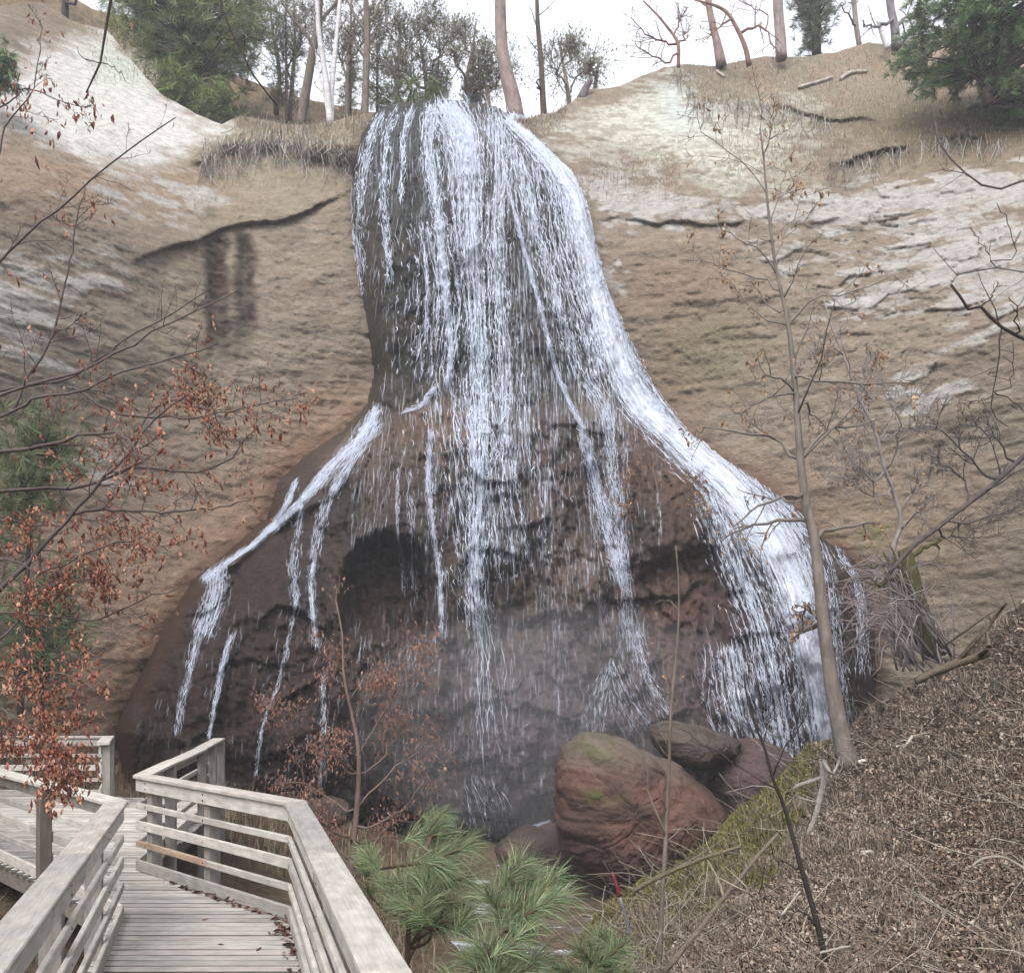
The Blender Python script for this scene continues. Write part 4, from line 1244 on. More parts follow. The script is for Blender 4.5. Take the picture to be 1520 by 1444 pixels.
def build_waterfall():
    rng = np.random.default_rng(77)
    base = P(760, 1270, 22.0)
    root = thing('waterfall', 'tall white waterfall spreading in strands over the dark rock', 'waterfall', base)
    for part, lst in STREAMS.items():
        mb = MB()
        for line, widths, n in lst:
            c, tan = stream_points(line, widths, int(n * {'curtain': 0.62, 'chute': 0.75, 'trickle': 0.8}[part]), rng)
            streaks(mb, c, tan, 22 if part != 'trickle' else 18, {'curtain': 0.0056, 'chute': 0.0066, 'trickle': 0.0046}[part], rng)
            c, tan = stream_points(line, widths, int(n * 0.8), rng)
            streaks(mb, c, tan, 8, {'curtain': 0.0075, 'chute': 0.0085, 'trickle': 0.0055}[part], rng, lift=(0.05, 0.32))
            threads(mb, line, widths, rng, 0.007 if part != 'trickle' else 0.0055)
        mb.build(part, M['streak' if part != 'trickle' else 'trickle'], root)
    mb = MB()
    ln, wd, _ = STREAMS['chute'][0]
    sheet(mb, ln, [x * 1.35 for x in wd], 0.86, bulge=0.07, seed=1)
    sheet(mb, ln, [x * 2.1 for x in wd], 0.52, lift=0.03, seed=5)
    sheet(mb, STREAMS['chute'][1][0], STREAMS['chute'][1][1], 0.4, n=120, seed=2)
    sheet(mb, STREAMS['chute'][2][0], [x * 1.2 for x in STREAMS['chute'][2][1]], 0.44, n=160, seed=3)
    sheet(mb, STREAMS['chute'][3][0], [x * 1.0 for x in STREAMS['chute'][3][1]], 0.36, n=140, seed=4)
    sheet(mb, STREAMS['chute'][4][0], [x * 1.2 for x in STREAMS['chute'][4][1]], 0.5, n=80, seed=6)
    mb.build('white_water_sheet', M['chute'], root)
    # one thin veil over the whole face, thick where the streams run
    xs = np.arange(520, 985, 2.5); ys = np.arange(152, 1262, 3.0)
    PX, PY = np.meshgrid(xs, ys)
    dep, s_ = rock_shape(PX, PY)
    cov = (0.40 - 0.14 * sstep(660, 600, PX)) * sstep(4, 30, s_) * np.interp(PY, [150, 560, 700, 950, 1150, 1260], [1.15, 1.05, 1.0, 0.9, 0.75, 0.5]) * (0.35 + 1.1 * fbm(PX / 34.0, PY / 240.0, 3, 5))
    STR = {0: .34, 1: .3, 2: .22, 3: .46, 4: .46, 5: .7, 6: .45, 7: .42, 8: .26, 9: .3}
    for k, (ln, wd, _) in enumerate(STREAMS['curtain']):
        p = resample([(a, b, 0) for a, b in ln], 50)[:, :2]
        w = np.interp(np.linspace(0, 1, 50), np.linspace(0, 1, len(wd)), wd) * 0.6
        best = np.zeros_like(PX)
        for (qx, qy), wq, e in zip(p, w, np.r_[np.ones(44), np.linspace(1, 0, 6)]):
            best = np.maximum(best, e * np.exp(-((PX - qx) / wq) ** 2 - ((PY - qy) / 16.0) ** 2))
        cov = np.maximum(cov, cov * 0.4 + STR.get(k, .4) * best)
    for ln, wd, k in ((STREAMS['trickle'][1][0], [16, 20, 24, 26], .5), (STREAMS['trickle'][2][0], [20, 20, 16, 18, 26], .5), (STREAMS['trickle'][3][0], [10, 8, 7, 8], .5), (STREAMS['trickle'][16][0], [30, 46, 56], .42), (STREAMS['trickle'][17][0], [30, 50, 56], .42)):
        p = resample([(a, b, 0) for a, b in ln], 50)[:, :2]
        w = np.interp(np.linspace(0, 1, 50), np.linspace(0, 1, len(wd)), wd) * 0.7
        for (qx, qy), wq in zip(p, w):
            cov = np.maximum(cov, k * np.exp(-((PX - qx) / wq) ** 2 - ((PY - qy) / 12.0) ** 2))
    fan = np.interp(PY, [150, 300, 560, 900, 1260], [0.86, 0.95, 1.0, 1.06, 1.12])
    g = np.stack([PY, 720 + (PX - 720) / fan, cov], -1)
    W = P(PX, PY, dep - 0.07)
    mb = MB()
    mb.add(W.reshape(-1, 3), grid_faces(*PX.shape, keep=(s_ > 3) & (cov > 0.06)), col=(0.8, 0.85, 0.95), g=g.reshape(-1, 3))
    mb.build('curtain_film', M['film'], root)
    mb = MB()
    for k, (ln, wd, cv) in enumerate(((STREAMS['trickle'][7][0], [26, 46, 40, 26, 20], .6), (STREAMS['trickle'][8][0], [16, 20, 18, 20, 30], .58), (STREAMS['trickle'][9][0], [36, 44, 34], .5),
                                      (STREAMS['trickle'][12][0], [46, 56, 56], .47), (STREAMS['trickle'][10][0], [34, 40, 36, 34], .46), (STREAMS['trickle'][13][0], [40, 44, 50], .4), (STREAMS['trickle'][11][0], [40, 44, 44], .42))):
        sheet(mb, ln, wd, cv, n=120, m=24, lift=0.06, bulge=0.05, seed=20 + k)
    mb.build('shoulder_film', M['film'], root)
    # thin film of drops over the whole face
    mb = MB()
    n = 6000
    px = rng.uniform(520, 960, n); py = rng.uniform(160, 1120, n)
    s = sdf(ROCK_OUT, px, py)
    ok = (s > 12) & (blob(px, py, 575, 870, 75, 85) < 0.45) & (rng.uniform(size=n) < np.interp(py, [160, 600, 900, 1000, 1120], [1, 0.9, 0.8, 0.5, 0.3]) * (0.3 + 1.2 * sstep(0.4, 0.65, fbm(px / 30.0, py / 220.0, 3, 5))))
    c = np.stack([px, py], 1)[ok]
    tan = np.stack([(c[:, 0] - 720) * 0.0006, np.ones(len(c))], 1)
    streaks(mb, c, tan, 24, 0.0045, rng)
    n = 900
    px = rng.uniform(200, 1290, n); py = rng.uniform(900, 1200, n)
    ok = sdf(ROCK_OUT, px, py) > 20
    c = np.stack([px, py], 1)[ok]
    tan = np.stack([(c[:, 0] - 720) * 0.0004, np.ones(len(c))], 1)
    streaks(mb, c, tan, 20, 0.0036, rng)
    mb.build('drip', M['thin'], root)


M['film'] = water_material('film_water', 0.85, gaps=1.0)
build_waterfall()


# ------------------------------------------------------------------ boardwalk
WOOD = [(214, 208, 199), (200, 195, 187), (224, 219, 210), (190, 185, 178), (208, 200, 191)]


def board(mb, p0, p1, side, hw, up, hh, rng, col=None, taper=0.006, grime=1.0):
    """a plank from p0 to p1; half width hw along side, half height hh along up; edges eased; grain runs along it."""
    p0, p1, side, up = [np.asarray(a, float) for a in (p0, p1, side, up)]
    side = unit(side); up = unit(up)
    L = np.linalg.norm(p1 - p0)
    e = min(taper, hw * 0.4, hh * 0.4)
    prof = [(-hw + e, -hh), (hw - e, -hh), (hw, -hh + e), (hw, hh - e), (hw - e, hh), (-hw + e, hh), (-hw, hh - e), (-hw, -hh + e)]
    off = rng.uniform(0, 40, 3)
    ns = max(2, int(L / 0.35) + 1)
    V, G = [], []
    bow = rng.normal(0, 0.002, 2)
    for s in np.linspace(0, 1, ns):
        b = p0 + (p1 - p0) * s + side * bow[0] * math.sin(math.pi * s) + up * bow[1] * math.sin(math.pi * s)
        for a, c in prof:
            V.append(b + side * a + up * c); G.append((off[0] + s * L, off[1] + a, off[2] + c))
    k = 8
    q = []
    for r in range(ns - 1):
        for j in range(k):
            q.append((r * k + j, r * k + (j + 1) % k, (r + 1) * k + (j + 1) % k, (r + 1) * k + j))
    t = []
    for j in range(1, k - 1):
        t.append((0, j + 1, j)); o = (ns - 1) * k; t.append((o, o + j, o + j + 1))
    c = pick(WOOD if col is None else [col], 1, rng, 0.11)[0]
    cc = np.tile(c, (len(V), 1))
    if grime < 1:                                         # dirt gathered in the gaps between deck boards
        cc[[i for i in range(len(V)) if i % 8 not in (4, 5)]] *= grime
    mb.add(V, q, t, cc, G)


def poly_rows(poly, y):
    xs = []
    for i in range(len(poly)):
        (ax, ay), (bx, by) = poly[i], poly[(i + 1) % len(poly)]
        if (ay > y) != (by > y):
            xs.append(ax + (bx - ax) * (y - ay) / (by - ay))
    return sorted(xs)


def build_boardwalk():
    rng = np.random.default_rng(21)
    root = thing('boardwalk', 'weathered grey timber boardwalk with slatted railings leading to a viewing deck', 'boardwalk', (-2.2, 6.0, 0.0))
    A, B, D_, E = np.array([-1.88, 8.55]), np.array([-3.95, 10.66]), np.array([-4.42, 14.2]), np.array([-4.72, 16.1])
    A0 = np.array([0.85, -1.0]); C0 = np.array([-0.58, -1.0])
    C = np.array([-3.32, 8.60]); C1 = np.array([-4.57, 10.06]); C2 = np.array([-8.2, 14.0])
    Fp, Gp, Hp = np.array([-6.22, 15.25]), np.array([-6.72, 16.7]), np.array([-11.5, 16.7])
    poly = [tuple(A0 + (.25, 0)), tuple(A + (.1, 0)), tuple(B + (.12, 0)), tuple(D_ + (.12, 0)), tuple(E), (-6.6, 16.75), tuple(Hp), (-11.5, 14.4), tuple(C2 + (-.1, 0)), tuple(C1 + (-.1, 0)), tuple(C + (-.1, 0)), tuple(C0 - (.25, 0))]
    mb = MB()
    y = -0.9
    while y < 16.7:
        w = 0.138
        xs = poly_rows(poly, y + w / 2)
        for i in range(0, len(xs) - 1, 2):
            x0, x1 = xs[i] + rng.uniform(-.02, .02), xs[i + 1] + rng.uniform(-.02, .02)
            if x1 - x0 > 3.2:
                m = x0 + (x1 - x0) * rng.uniform(0.35, 0.65)
                segs = [(x0, m - 0.002), (m + 0.002, x1)]
            else:
                segs = [(x0, x1)]
            for a, b in segs:
                zz = -0.02 + rng.normal(0, 0.0018)
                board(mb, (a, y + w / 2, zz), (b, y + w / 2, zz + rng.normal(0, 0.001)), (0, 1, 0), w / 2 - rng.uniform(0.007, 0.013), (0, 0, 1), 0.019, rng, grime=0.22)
        y += w
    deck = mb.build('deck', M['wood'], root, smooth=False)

    def railing(a, b, inside, zt=0.0, post_at=(), post_off=0.085, post_top=0.955, ext=(0.0, 0.0), orange=None, post_col=(164, 158, 151)):  # default post tone is darkened for the shade on outward faces
        a, b = np.asarray(a, float), np.asarray(b, float)
        u = unit(b - a); nrm = np.array([-u[1], u[0]])
        if inside < 0:
            nrm = -nrm                                   # nrm points to the walking side
        a3, b3, n3 = np.r_[a, 0], np.r_[b, 0], np.r_[nrm, 0]
        U = np.array([0, 0, 1.0])
        r = bpy.data.objects.new('railing', None); COL.objects.link(r); r.parent = root
        mid = (a3 + b3) / 2
        r.location = tuple(mid - np.array(root['base']))
        r['base'] = [float(x) for x in mid]
        L = np.linalg.norm(b - a)
        L0, a0 = L, a.copy()

        def part(name, z0, z1, off, th, e0=0.0, e1=0.0, col=None, split=True):
            n_sp = 1 if (L < 3.4 or not split) else int(math.ceil(L / 3.3))
            for s in range(n_sp):
                s0, s1 = s / n_sp, (s + 1) / n_sp
                q0 = a3 + (b3 - a3) * s0 - (np.r_[u, 0] * e0 if s == 0 else np.r_[u, 0] * -0.0015)
                q1 = a3 + (b3 - a3) * s1 + (np.r_[u, 0] * e1 if s == n_sp - 1 else np.r_[u, 0] * -0.0015)
                m_ = MB()
                zc = (z0 + z1) / 2 + rng.normal(0, 0.0012)
                board(m_, q0 + n3 * off + U * zc, q1 + n3 * off + U * (zc + rng.normal(0, 0.002)), n3, th / 2, U, (z1 - z0) / 2, rng, col)
                if name in ('face_board', 'rail'):
                    for t in post_at:
                        tt = (t if t >= 0 else L0 + t)
                        pos = np.asarray(a0) + u * tt
                        q = np.r_[pos, 0] + n3 * (th / 2 + 0.0015)
                        if np.dot(q - q0, np.r_[u, 0]) < 0.03 or np.dot(q1 - q, np.r_[u, 0]) < 0.03:
                            continue
                        for dz in ((-0.028, 0.028) if name == 'face_board' else (0.0,)):
                            an = np.arange(8) / 8 * 2 * math.pi
                            cc = q + U * (zc + dz) + n3 * 0.002
                            ring = cc + 0.0085 * (np.cos(an)[:, None] * np.r_[u, 0] + np.sin(an)[:, None] * U)
                            m_.add(np.vstack([ring, ring - n3 * 0.006]), [(j, (j + 1) % 8, 8 + (j + 1) % 8, 8 + j) for j in range(8)], [(0, j, j + 1) for j in range(1, 7)], srgb(78, 72, 68))
                m_.build(name, M['wood'], r, smooth=False)
        part('cap_board', 0.965 + zt, 1.002 + zt, -0.045, 0.185, ext[0], ext[1])
        part('face_board', 0.835, 0.962 + zt, 0.0, 0.036)
        for z0, z1 in ((0.65, 0.712), (0.432, 0.526), (0.247, 0.31)):
            if orange and z0 < 0.3:
                sv = (a3, b3, L)
                mid_ = a3 + (b3 - a3) * 0.48
                b3, L = mid_ - np.r_[u, 0] * 0.002, L * 0.48
                part('rail', z0, z1, 0.0, 0.036)
                a3, b3 = mid_ + np.r_[u, 0] * 0.002, sv[1]
                part('rail', z0, z1, 0.0, 0.036, col=orange)
                a3, b3, L = sv
            else:
                part('rail', z0, z1, 0.0, 0.036)
        part('kerb_board', 0.002, 0.118, 0.0, 0.036)
        for t in post_at:
            c = a3 + np.r_[u, 0] * (t if t >= 0 else L + t) - n3 * post_off
            m_ = MB()
            gz = float(ground_z(c[0], c[1])) - 0.2
            board(m_, c + U * gz, c + U * (post_top + zt), n3, 0.06, np.r_[u, 0], 0.055, rng, post_col)
            m_.build('post', M['wood'], r, smooth=False)
        return r

    railing(A0, A, 1, 0.0, post_at=(1.2, 3.2, 5.2, 7.2, -0.12), ext=(0, 0.05))
    railing(A, B, 1, 0.004, post_at=(1.5, -0.22), ext=(0.06, 0.01), orange=(190, 166, 144))
    railing(B, D_, 1, 0.0, post_at=(1.3, -0.1), ext=(0.0, 0.03))
    railing(D_, E, 1, 0.004, post_at=(0.9, -0.06), ext=(0.04, 0.05))
    railing(C0, C, -1, 0.0, post_at=(1.2, 3.1, 5.0, 6.9, 8.8), ext=(0, 0.01))
    railing(C, C2, -1, 0.004, post_at=(1.75, 4.2, -0.2), ext=(0.05, 0), post_col=(122, 112, 104))  # these posts face away: their shade is put into a darker colour
    railing(Gp, Fp, -1, 0.004, post_at=(0.12, -0.1), ext=(0.06, 0.04))
    railing(Gp + (0.02, 0), Hp, 1, 0.0, post_at=(1.3, 3.6), ext=(0.06, 0))
    # beams under the deck
    for p, q in ((A0, A), (C0, C), (A, B), (C, C1), (B, D_), (C1, C2), (Hp + (0, -0.12), E + (0, 0.3))):
        m_ = MB()
        board(m_, np.r_[p, -0.145], np.r_[q, -0.145], (q - p)[[1, 0]].tolist() + [0] if False else [-(q - p)[1], (q - p)[0], 0], 0.03, (0, 0, 1), 0.1, rng, (140, 132, 122))
        m_.build('joist', M['wood'], root, smooth=False)
    # dry leaves collected along the right kerb
    mb = MB()
    n = 230
    t = rng.uniform(0, 1, n) ** 0.8
    a, b = np.array([0.1, 3.0]), A
    pos = a + (b - a) * t[:, None]
    pos = pos + np.array([-0.96, -0.28]) * (0.05 + np.abs(rng.normal(0, 0.05, n)) * np.interp(t, [0, 1], [2.2, 1.0]))[:, None]
    n2 = 70
    t2 = rng.uniform(0, 0.75, n2)
    pos2 = A + (B - A) * t2[:, None] + np.array([-0.65, -0.75]) * (0.04 + np.abs(rng.normal(0, 0.035, n2)))[:, None]
    n3_ = 26
    pos3 = np.stack([rng.uniform(-2.6, -1.2, n3_), rng.uniform(5.5, 10, n3_)], 1)
    pp = np.concatenate([pos, pos2, pos3])
    pp = np.c_[pp, np.full(len(pp), 0.012)]
    leaves(mb, pp, 0.075, pick([(150, 104, 84), (122, 84, 70), (170, 128, 104), (104, 76, 64)], len(pp), rng), rng, tilt=0.35, slim=0.55)
    tag(mb.build('fallen_leaves', M['leaf']), 'curled brown leaves swept along the boardwalk kerb', 'fallen leaves', kind='stuff')


build_boardwalk()


# ------------------------------------------------------------------ back hill and the woods along the rim
def build_back_hill():
    top = [(-500, -120), (0, -60), (140, 15), (200, 30), (260, 70), (330, 105), (400, 130), (470, 150), (560, 168), (700, 178)]
    xs = np.linspace(-500, 700, 150); v = np.linspace(0, 1, 50)
    PX, V = np.meshgrid(xs, v)
    t = lined(top, PX) + 8 * (fbm(PX / 30.0, PX * 0, 3, 9) - 0.5)
    PY = t + V * (250 - t)
    D = 44 - 7 * V + 1.2 * (fbm(PX / 60.0, PY / 40.0, 4, 12) - 0.5) - 8 * sstep(100, -400, PX)
    W = P(PX, PY, D)
    n = fbm(PX / 25.0, PY / 12.0, 4, 13)
    c = srgb(136, 118, 98) + (srgb(104, 92, 76) - srgb(136, 118, 98)) * sstep(0.4, 0.6, n)[..., None]
    c = c + (srgb(190, 184, 168) - c) * (blob(PX, PY, 215, 110, 60, 40) * sstep(0.4, 0.6, n))[..., None]
    b = W[0].copy(); b[:, 1] += 15; b[:, 2] += 0.5
    W = np.concatenate([b[None], W]); c = np.concatenate([c[:1], c])
    mb = MB(); mb.add(W.reshape(-1, 3), grid_faces(*W.shape[:2]), col=c.reshape(-1, 3))
    tag(mb.build('hill', M['soil']), 'brushy brown hill rising behind the left rim', 'hill', kind='structure')


PINE = [(150, 164, 106), (168, 180, 118), (128, 144, 94), (184, 188, 136)]
DARKPINE = [(114, 146, 104), (138, 168, 116), (98, 128, 94), (156, 182, 122)]


def px_conifer(name, label, cat, d, trunk, widths, crown, col, seed, limbs_n, cols, tuft_len, tuft_w, per=26, group=None, tips=3, lean_up=0.1, shell=0.35, sub=4):
    """evergreen: limbs reach from the trunk to tuft sites spread through the crown outline (pixel polygons)."""
    rng = np.random.default_rng(seed)
    tr = px_path(trunk, d, 20)
    root = thing(name, label, cat, tr[0], group)
    mt = MB()
    sc = d / F
    rad = np.interp(np.linspace(0, 1, 20), np.linspace(0, 1, len(widths)), widths) * sc * 0.5
    mt.tube(tr, rad, 9, col)
    mb = MB(); cen, axs = [], []
    poly = np.array(crown, float)
    lo, hi = poly.min(0), poly.max(0)
    depth_r = (hi[0] - lo[0]) * 0.42 * sc
    k = 0
    while k < limbs_n:
        q = rng.uniform(lo, hi)
        s = sdf(crown, q[:1], q[1:])[0]
        if s < 2:
            continue
        k += 1
        half = np.sqrt(np.clip(s / ((hi[0] - lo[0]) * 0.5), 0, 1))
        tip = P(q[0], q[1], d)
        tip[1] += rng.uniform(-1, 1) * depth_r * (0.35 + half)
        zt = tip[2] - abs(tip[0] - np.interp(tip[2], tr[:, 2], tr[:, 0])) * (0.25 + lean_up)
        i = np.argmin(np.abs(tr[:, 2] - zt))
        b = tr[i]
        md = (b + tip) / 2 + np.array([0, 0, 0.08 * np.linalg.norm(tip - b)]) + rng.normal(0, 0.12, 3)
        L = resample([b, md, tip], 6)
        r0 = max(rad[i] * 0.35, 0.004)
        mb.tube(L, np.linspace(r0, 0.004 * sc * 40, 6), 4, np.asarray(col) * 0.85)
        dirv = unit(tip - md)
        for s_ in range(sub):
            off = dirv * rng.uniform(-1.6, 0.4) * tuft_len + rng.normal(0, 0.55, 3) * tuft_len
            cen.append(tip + off); axs.append(unit(dirv + rng.normal(0, 0.5, 3) + np.array([0, 0, 0.25])))
            mb.tube(np.array([L[4], (L[4] + tip + off) / 2, tip + off]), np.array([0.008, 0.006, 0.004]) * sc * 20, 3, np.asarray(col) * 0.85)
    mt.build('trunk', M['bark'], root)
    mb.build('limbs', M['twig'], root)
    ml = MB()
    needles(ml, np.array(cen), np.array(axs), per, tuft_len, tuft_w, cols, rng, open_=0.9)
    ml.build('crown', M['needle'], root)
    return root


GREYB = srgb(122, 112, 104); PINEB = srgb(160, 142, 138); BIRCH = srgb(226, 224, 226); BROWNB = srgb(150, 116, 106); DARKB = srgb(74, 64, 60)


def build_rim_woods():
    px_conifer('pine_tree', 'wide bushy pine on the brown slope at upper left', 'pine tree', 37.5,
               [(288, 178), (290, 130), (282, 80), (276, 20), (270, -60)], [13, 11, 9, 7, 4],
               [(175, 70), (170, 20), (180, -60), (300, -90), (400, -60), (405, 10), (400, 70), (380, 100), (350, 112), (310, 105), (270, 112), (230, 108), (195, 95)],
               DARKB, 601, 330, PINE, 0.42, 0.016, per=22, sub=6)
    px_conifer('pine_sapling', 'small light green pine seedling below the bushy pine', 'sapling', 36,
               [(262, 166), (263, 130), (262, 104)], [4, 3, 2], [(242, 148), (246, 118), (262, 100), (280, 112), (284, 140), (262, 158)], DARKB, 603, 26, [(128, 150, 84), (146, 164, 96)], 0.4, 0.02, per=22)
    px_conifer('pine_sapling', 'light green pine seedling right of the bushy pine trunk', 'sapling', 36,
               [(326, 172), (326, 146), (326, 128)], [4, 3, 2], [(305, 160), (308, 136), (326, 124), (346, 140), (346, 160), (326, 168)], DARKB, 604, 22, [(122, 146, 80), (140, 158, 92)], 0.4, 0.02, per=22)
    # trunks standing on the rim
    px_tree('bare_tree', 'grey leaning trunk just left of the white birch', 'tree', 34.5, [(445, 192), (452, 150), (462, 90), (472, 30), (478, -60)], [15, 13, 12, 11, 9],
            [[(470, 40), (500, 0), (530, -50)], [(466, 70), (430, 20), (400, -40)]], GREYB, 611, group='bare trees on the rim')
    # birch with three white stems
    rng = np.random.default_rng(12)
    d = 34
    root = thing('birch_tree', 'white stemmed birch forking from one base at the left rim', 'tree', P(491, 188, d), 'bare trees on the rim')
    br = MB(); e = []
    for pth, w0, w1 in (([(491, 190), (486, 137), (478, 80), (472, 34), (470, -50)], 11, 5), ([(492, 186), (492, 137), (498, 70), (503, 20), (508, -50)], 9, 5), ([(489, 184), (483, 150), (474, 110), (468, 74)], 5, 2)):
        q = px_path(pth, d, 16, None, rng.uniform(-.6, .6))
        st = MB(); st.tube(q, np.linspace(w0, w1, 16) * d / F * 0.5, 8, BIRCH)
        st.build('stem', M['birch'], root)
        grow(br, q, 0.05, 0.02, rng, 2, 7, 0.28, srgb(150, 138, 134), e, 0.25, 0.8, 0.15, 0.4, 0.008)
    br.build('crown', M['twig'], root)
    px_tree('bare_tree', 'tall grey brown trunk on the rim between birch and falls', 'tree', 35, [(541, 180), (543, 120), (545, 60), (544, 20), (540, -60)], [12, 11, 10, 8, 6],
            [[(544, 50), (520, 10), (500, -50)], [(545, 40), (565, 0), (580, -50)], [(543, 90), (525, 60), (512, 40)]], srgb(132, 122, 110), 613, group='bare trees on the rim', ltwig=7, ratio=0.4)
    px_tree('pine_tree', 'thick bare pine trunk curving up right beside the falls lip', 'pine tree', 34, [(766, 182), (762, 150), (752, 110), (745, 70), (743, 30), (741, -80)], [26, 22, 18, 17, 16, 14],
            [], PINEB, 615, trunk_kids=0, group='bare trees on the rim')
    px_tree('bare_tree', 'thin dark straight trunk right of the thick curving pine', 'tree', 35, [(808, 176), (806, 150), (803, 90), (798, 30), (795, -80)], [10, 8, 7, 5, 4],
            [[(806, 140), (800, 126), (797, 118)]], srgb(96, 84, 76), 616, trunk_kids=5, ltwig=2, ratio=0.3, group='bare trees on the rim')
    # brushy bare trees with a few olive leaves behind the left lip
    OL = [(150, 150, 122), (132, 134, 108), (168, 162, 138), (146, 136, 120)]
    specs = [
        ('twiggy bare tree filling the gap right of the birch', 36.5, [(515, 185), (516, 110), (520, 50), (522, -20)], [[(516, 120), (500, 80), (495, 40)], [(517, 100), (540, 60), (556, 20)], [(518, 70), (505, 30), (500, -10)]]),
        ('twiggy olive leaved tree over the left lip of the falls', 37, [(590, 170), (588, 120), (594, 70), (590, 30)], [[(589, 120), (560, 80), (556, 40)], [(590, 100), (615, 66), (640, 50)], [(592, 80), (576, 40), (570, 10)], [(589, 140), (620, 120), (648, 104)]]),
        ('spreading twiggy tree with sparse olive leaves behind the lip', 38, [(635, 165), (632, 120), (625, 70), (618, 24)], [[(632, 110), (655, 84), (668, 60)], [(630, 130), (605, 110), (585, 100)], [(628, 90), (600, 60), (590, 40)], [(626, 70), (640, 40), (644, 14)]]),
        ('small upright bush standing against the sky left of the pine', 38, [(690, 160), (694, 110), (702, 70), (706, 36)], [[(692, 120), (676, 90), (670, 70)], [(694, 110), (716, 90), (726, 76)], [(698, 80), (690, 56), (688, 44)], [(691, 140), (712, 128), (728, 112)]]),
        ('bare bush half hidden behind the right edge of the lip', 38, [(728, 172), (722, 130), (712, 100)], [[(724, 140), (738, 120), (742, 100)], [(725, 150), (705, 132), (690, 128)]]),
        ('low leafless bush against the sky right of the thin trunk', 38, [(846, 168), (842, 130), (836, 96), (828, 56)], [[(844, 140), (858, 112), (866, 92)], [(842, 130), (826, 108), (816, 96)], [(838, 100), (846, 80), (850, 66)]]),
        ('thin leafless sapling between the bush and the white knob', 38, [(882, 140), (886, 110), (890, 84)], [[(884, 120), (878, 104), (872, 96)]]),
        ('grey brown bare tree behind the bushy pine', 40, [(410, 170), (415, 110), (405, 50), (400, -10)], [[(413, 120), (440, 80), (450, 40)], [(412, 90), (390, 60), (380, 30)], [(408, 60), (425, 20), (430, -20)]]),
        ('slim bare tree between the pine and the grey leaning trunk', 40, [(430, 180), (434, 120), (438, 60), (436, -10)], [[(434, 120), (420, 80), (415, 50)], [(436, 80), (452, 40), (455, 10)]]),
    ]
    for i, (lab, d, tr, lb) in enumerate(specs):
        px_tree('bare_tree', lab, 'tree', d, tr, [8, 6, 4, 2], lb, srgb(136, 126, 116), 630 + i, ltwig=20, level=2, ratio=0.52, lw=0.6, rmin=0.008, leaf=OL, leaf_p=0.55, leaf_n=1, leaf_size=0.11,
                leaf_jit=0.2, trunk_kids=8, group='bare trees on the rim', spread=0.9)
    px_conifer('evergreen_shrub', 'low green juniper bush tucked behind the left lip', 'shrub', 36, [(600, 172), (605, 150), (610, 136)], [6, 4, 3],
               [(560, 170), (570, 145), (600, 132), (640, 130), (668, 145), (664, 165)], DARKB, 645, 36, [(140, 158, 100), (118, 138, 90)], 0.26, 0.014, per=16)
    for i, (lab, tr, cr) in enumerate((
            ('small feathery olive conifer behind the left lip of the falls', [(590, 178), (591, 120), (593, 50)], [(560, 160), (566, 110), (584, 60), (594, 30), (606, 70), (622, 120), (624, 160)]),
            ('feathery olive conifer just left of the falls lip behind the grey trunk', [(560, 182), (560, 120), (560, 60)], [(530, 160), (540, 110), (552, 70), (562, 44), (576, 80), (586, 130), (588, 164)]),
            ('olive conifer between the birch and the tall grey brown trunk', [(520, 184), (520, 120), (521, 40)], [(496, 170), (502, 110), (512, 60), (522, 10), (534, 70), (540, 120), (546, 168)]),
            ('hazy olive conifer left of the grey leaning trunk', [(425, 184), (425, 110), (424, 10)], [(396, 165), (400, 100), (412, 40), (424, -10), (440, 50), (448, 110), (450, 170)]),
            ('low feathery conifer over the middle of the falls lip', [(650, 172), (650, 130), (651, 84)], [(624, 150), (634, 118), (650, 76), (664, 110), (676, 150)]),
            ('thin spire shaped conifer against the sky left of the curving pine', [(703, 172), (703, 130), (704, 60)], [(684, 160), (690, 120), (702, 50), (714, 110), (724, 160)]))):
        px_conifer('conifer_tree', lab, 'conifer', 39, tr, [5, 4, 2], cr, srgb(120, 108, 98), 670 + i, 46, [(150, 152, 116), (132, 134, 104), (168, 166, 134)], 0.24, 0.012, per=12, sub=5, group='small conifers behind the lip')
    # right rim
    px_tree('bare_tree', 'pinkish leaning trunk at the left end of the right rim', 'tree', 37, [(1071, 98), (1064, 62), (1056, 30), (1050, -10), (1045, -70)], [16, 11, 9, 9, 8],
            [], srgb(164, 142, 136), 651, trunk_kids=3, ltwig=3, group='bare trees on the rim')
    px_tree('pine_tree', 'straight pale pine trunk on the right rim beside the red limbs', 'pine tree', 37, [(1160, 88), (1158, 50), (1155, 10), (1153, -70)], [17, 15, 14, 13], [], srgb(164, 150, 146), 652, trunk_kids=0, group='bare trees on the rim')
    px_tree('bare_tree', 'crooked reddish limbed oak leaning across the right rim', 'tree', 36, [(1112, 97), (1106, 70), (1095, 45), (1080, 20), (1060, 8), (1030, 0)], [8, 7, 6, 5, 4, 2],
            [[(1098, 48), (1112, 40), (1132, 42), (1145, 58), (1152, 78)], [(1085, 25), (1070, 40), (1050, 50)], [(1132, 42), (1142, 30), (1135, 20), (1110, 6), (1080, -10)]], BROWNB, 653, ltwig=10, ratio=0.4, lw=0.7, rmin=0.007, group='bare trees on the rim')
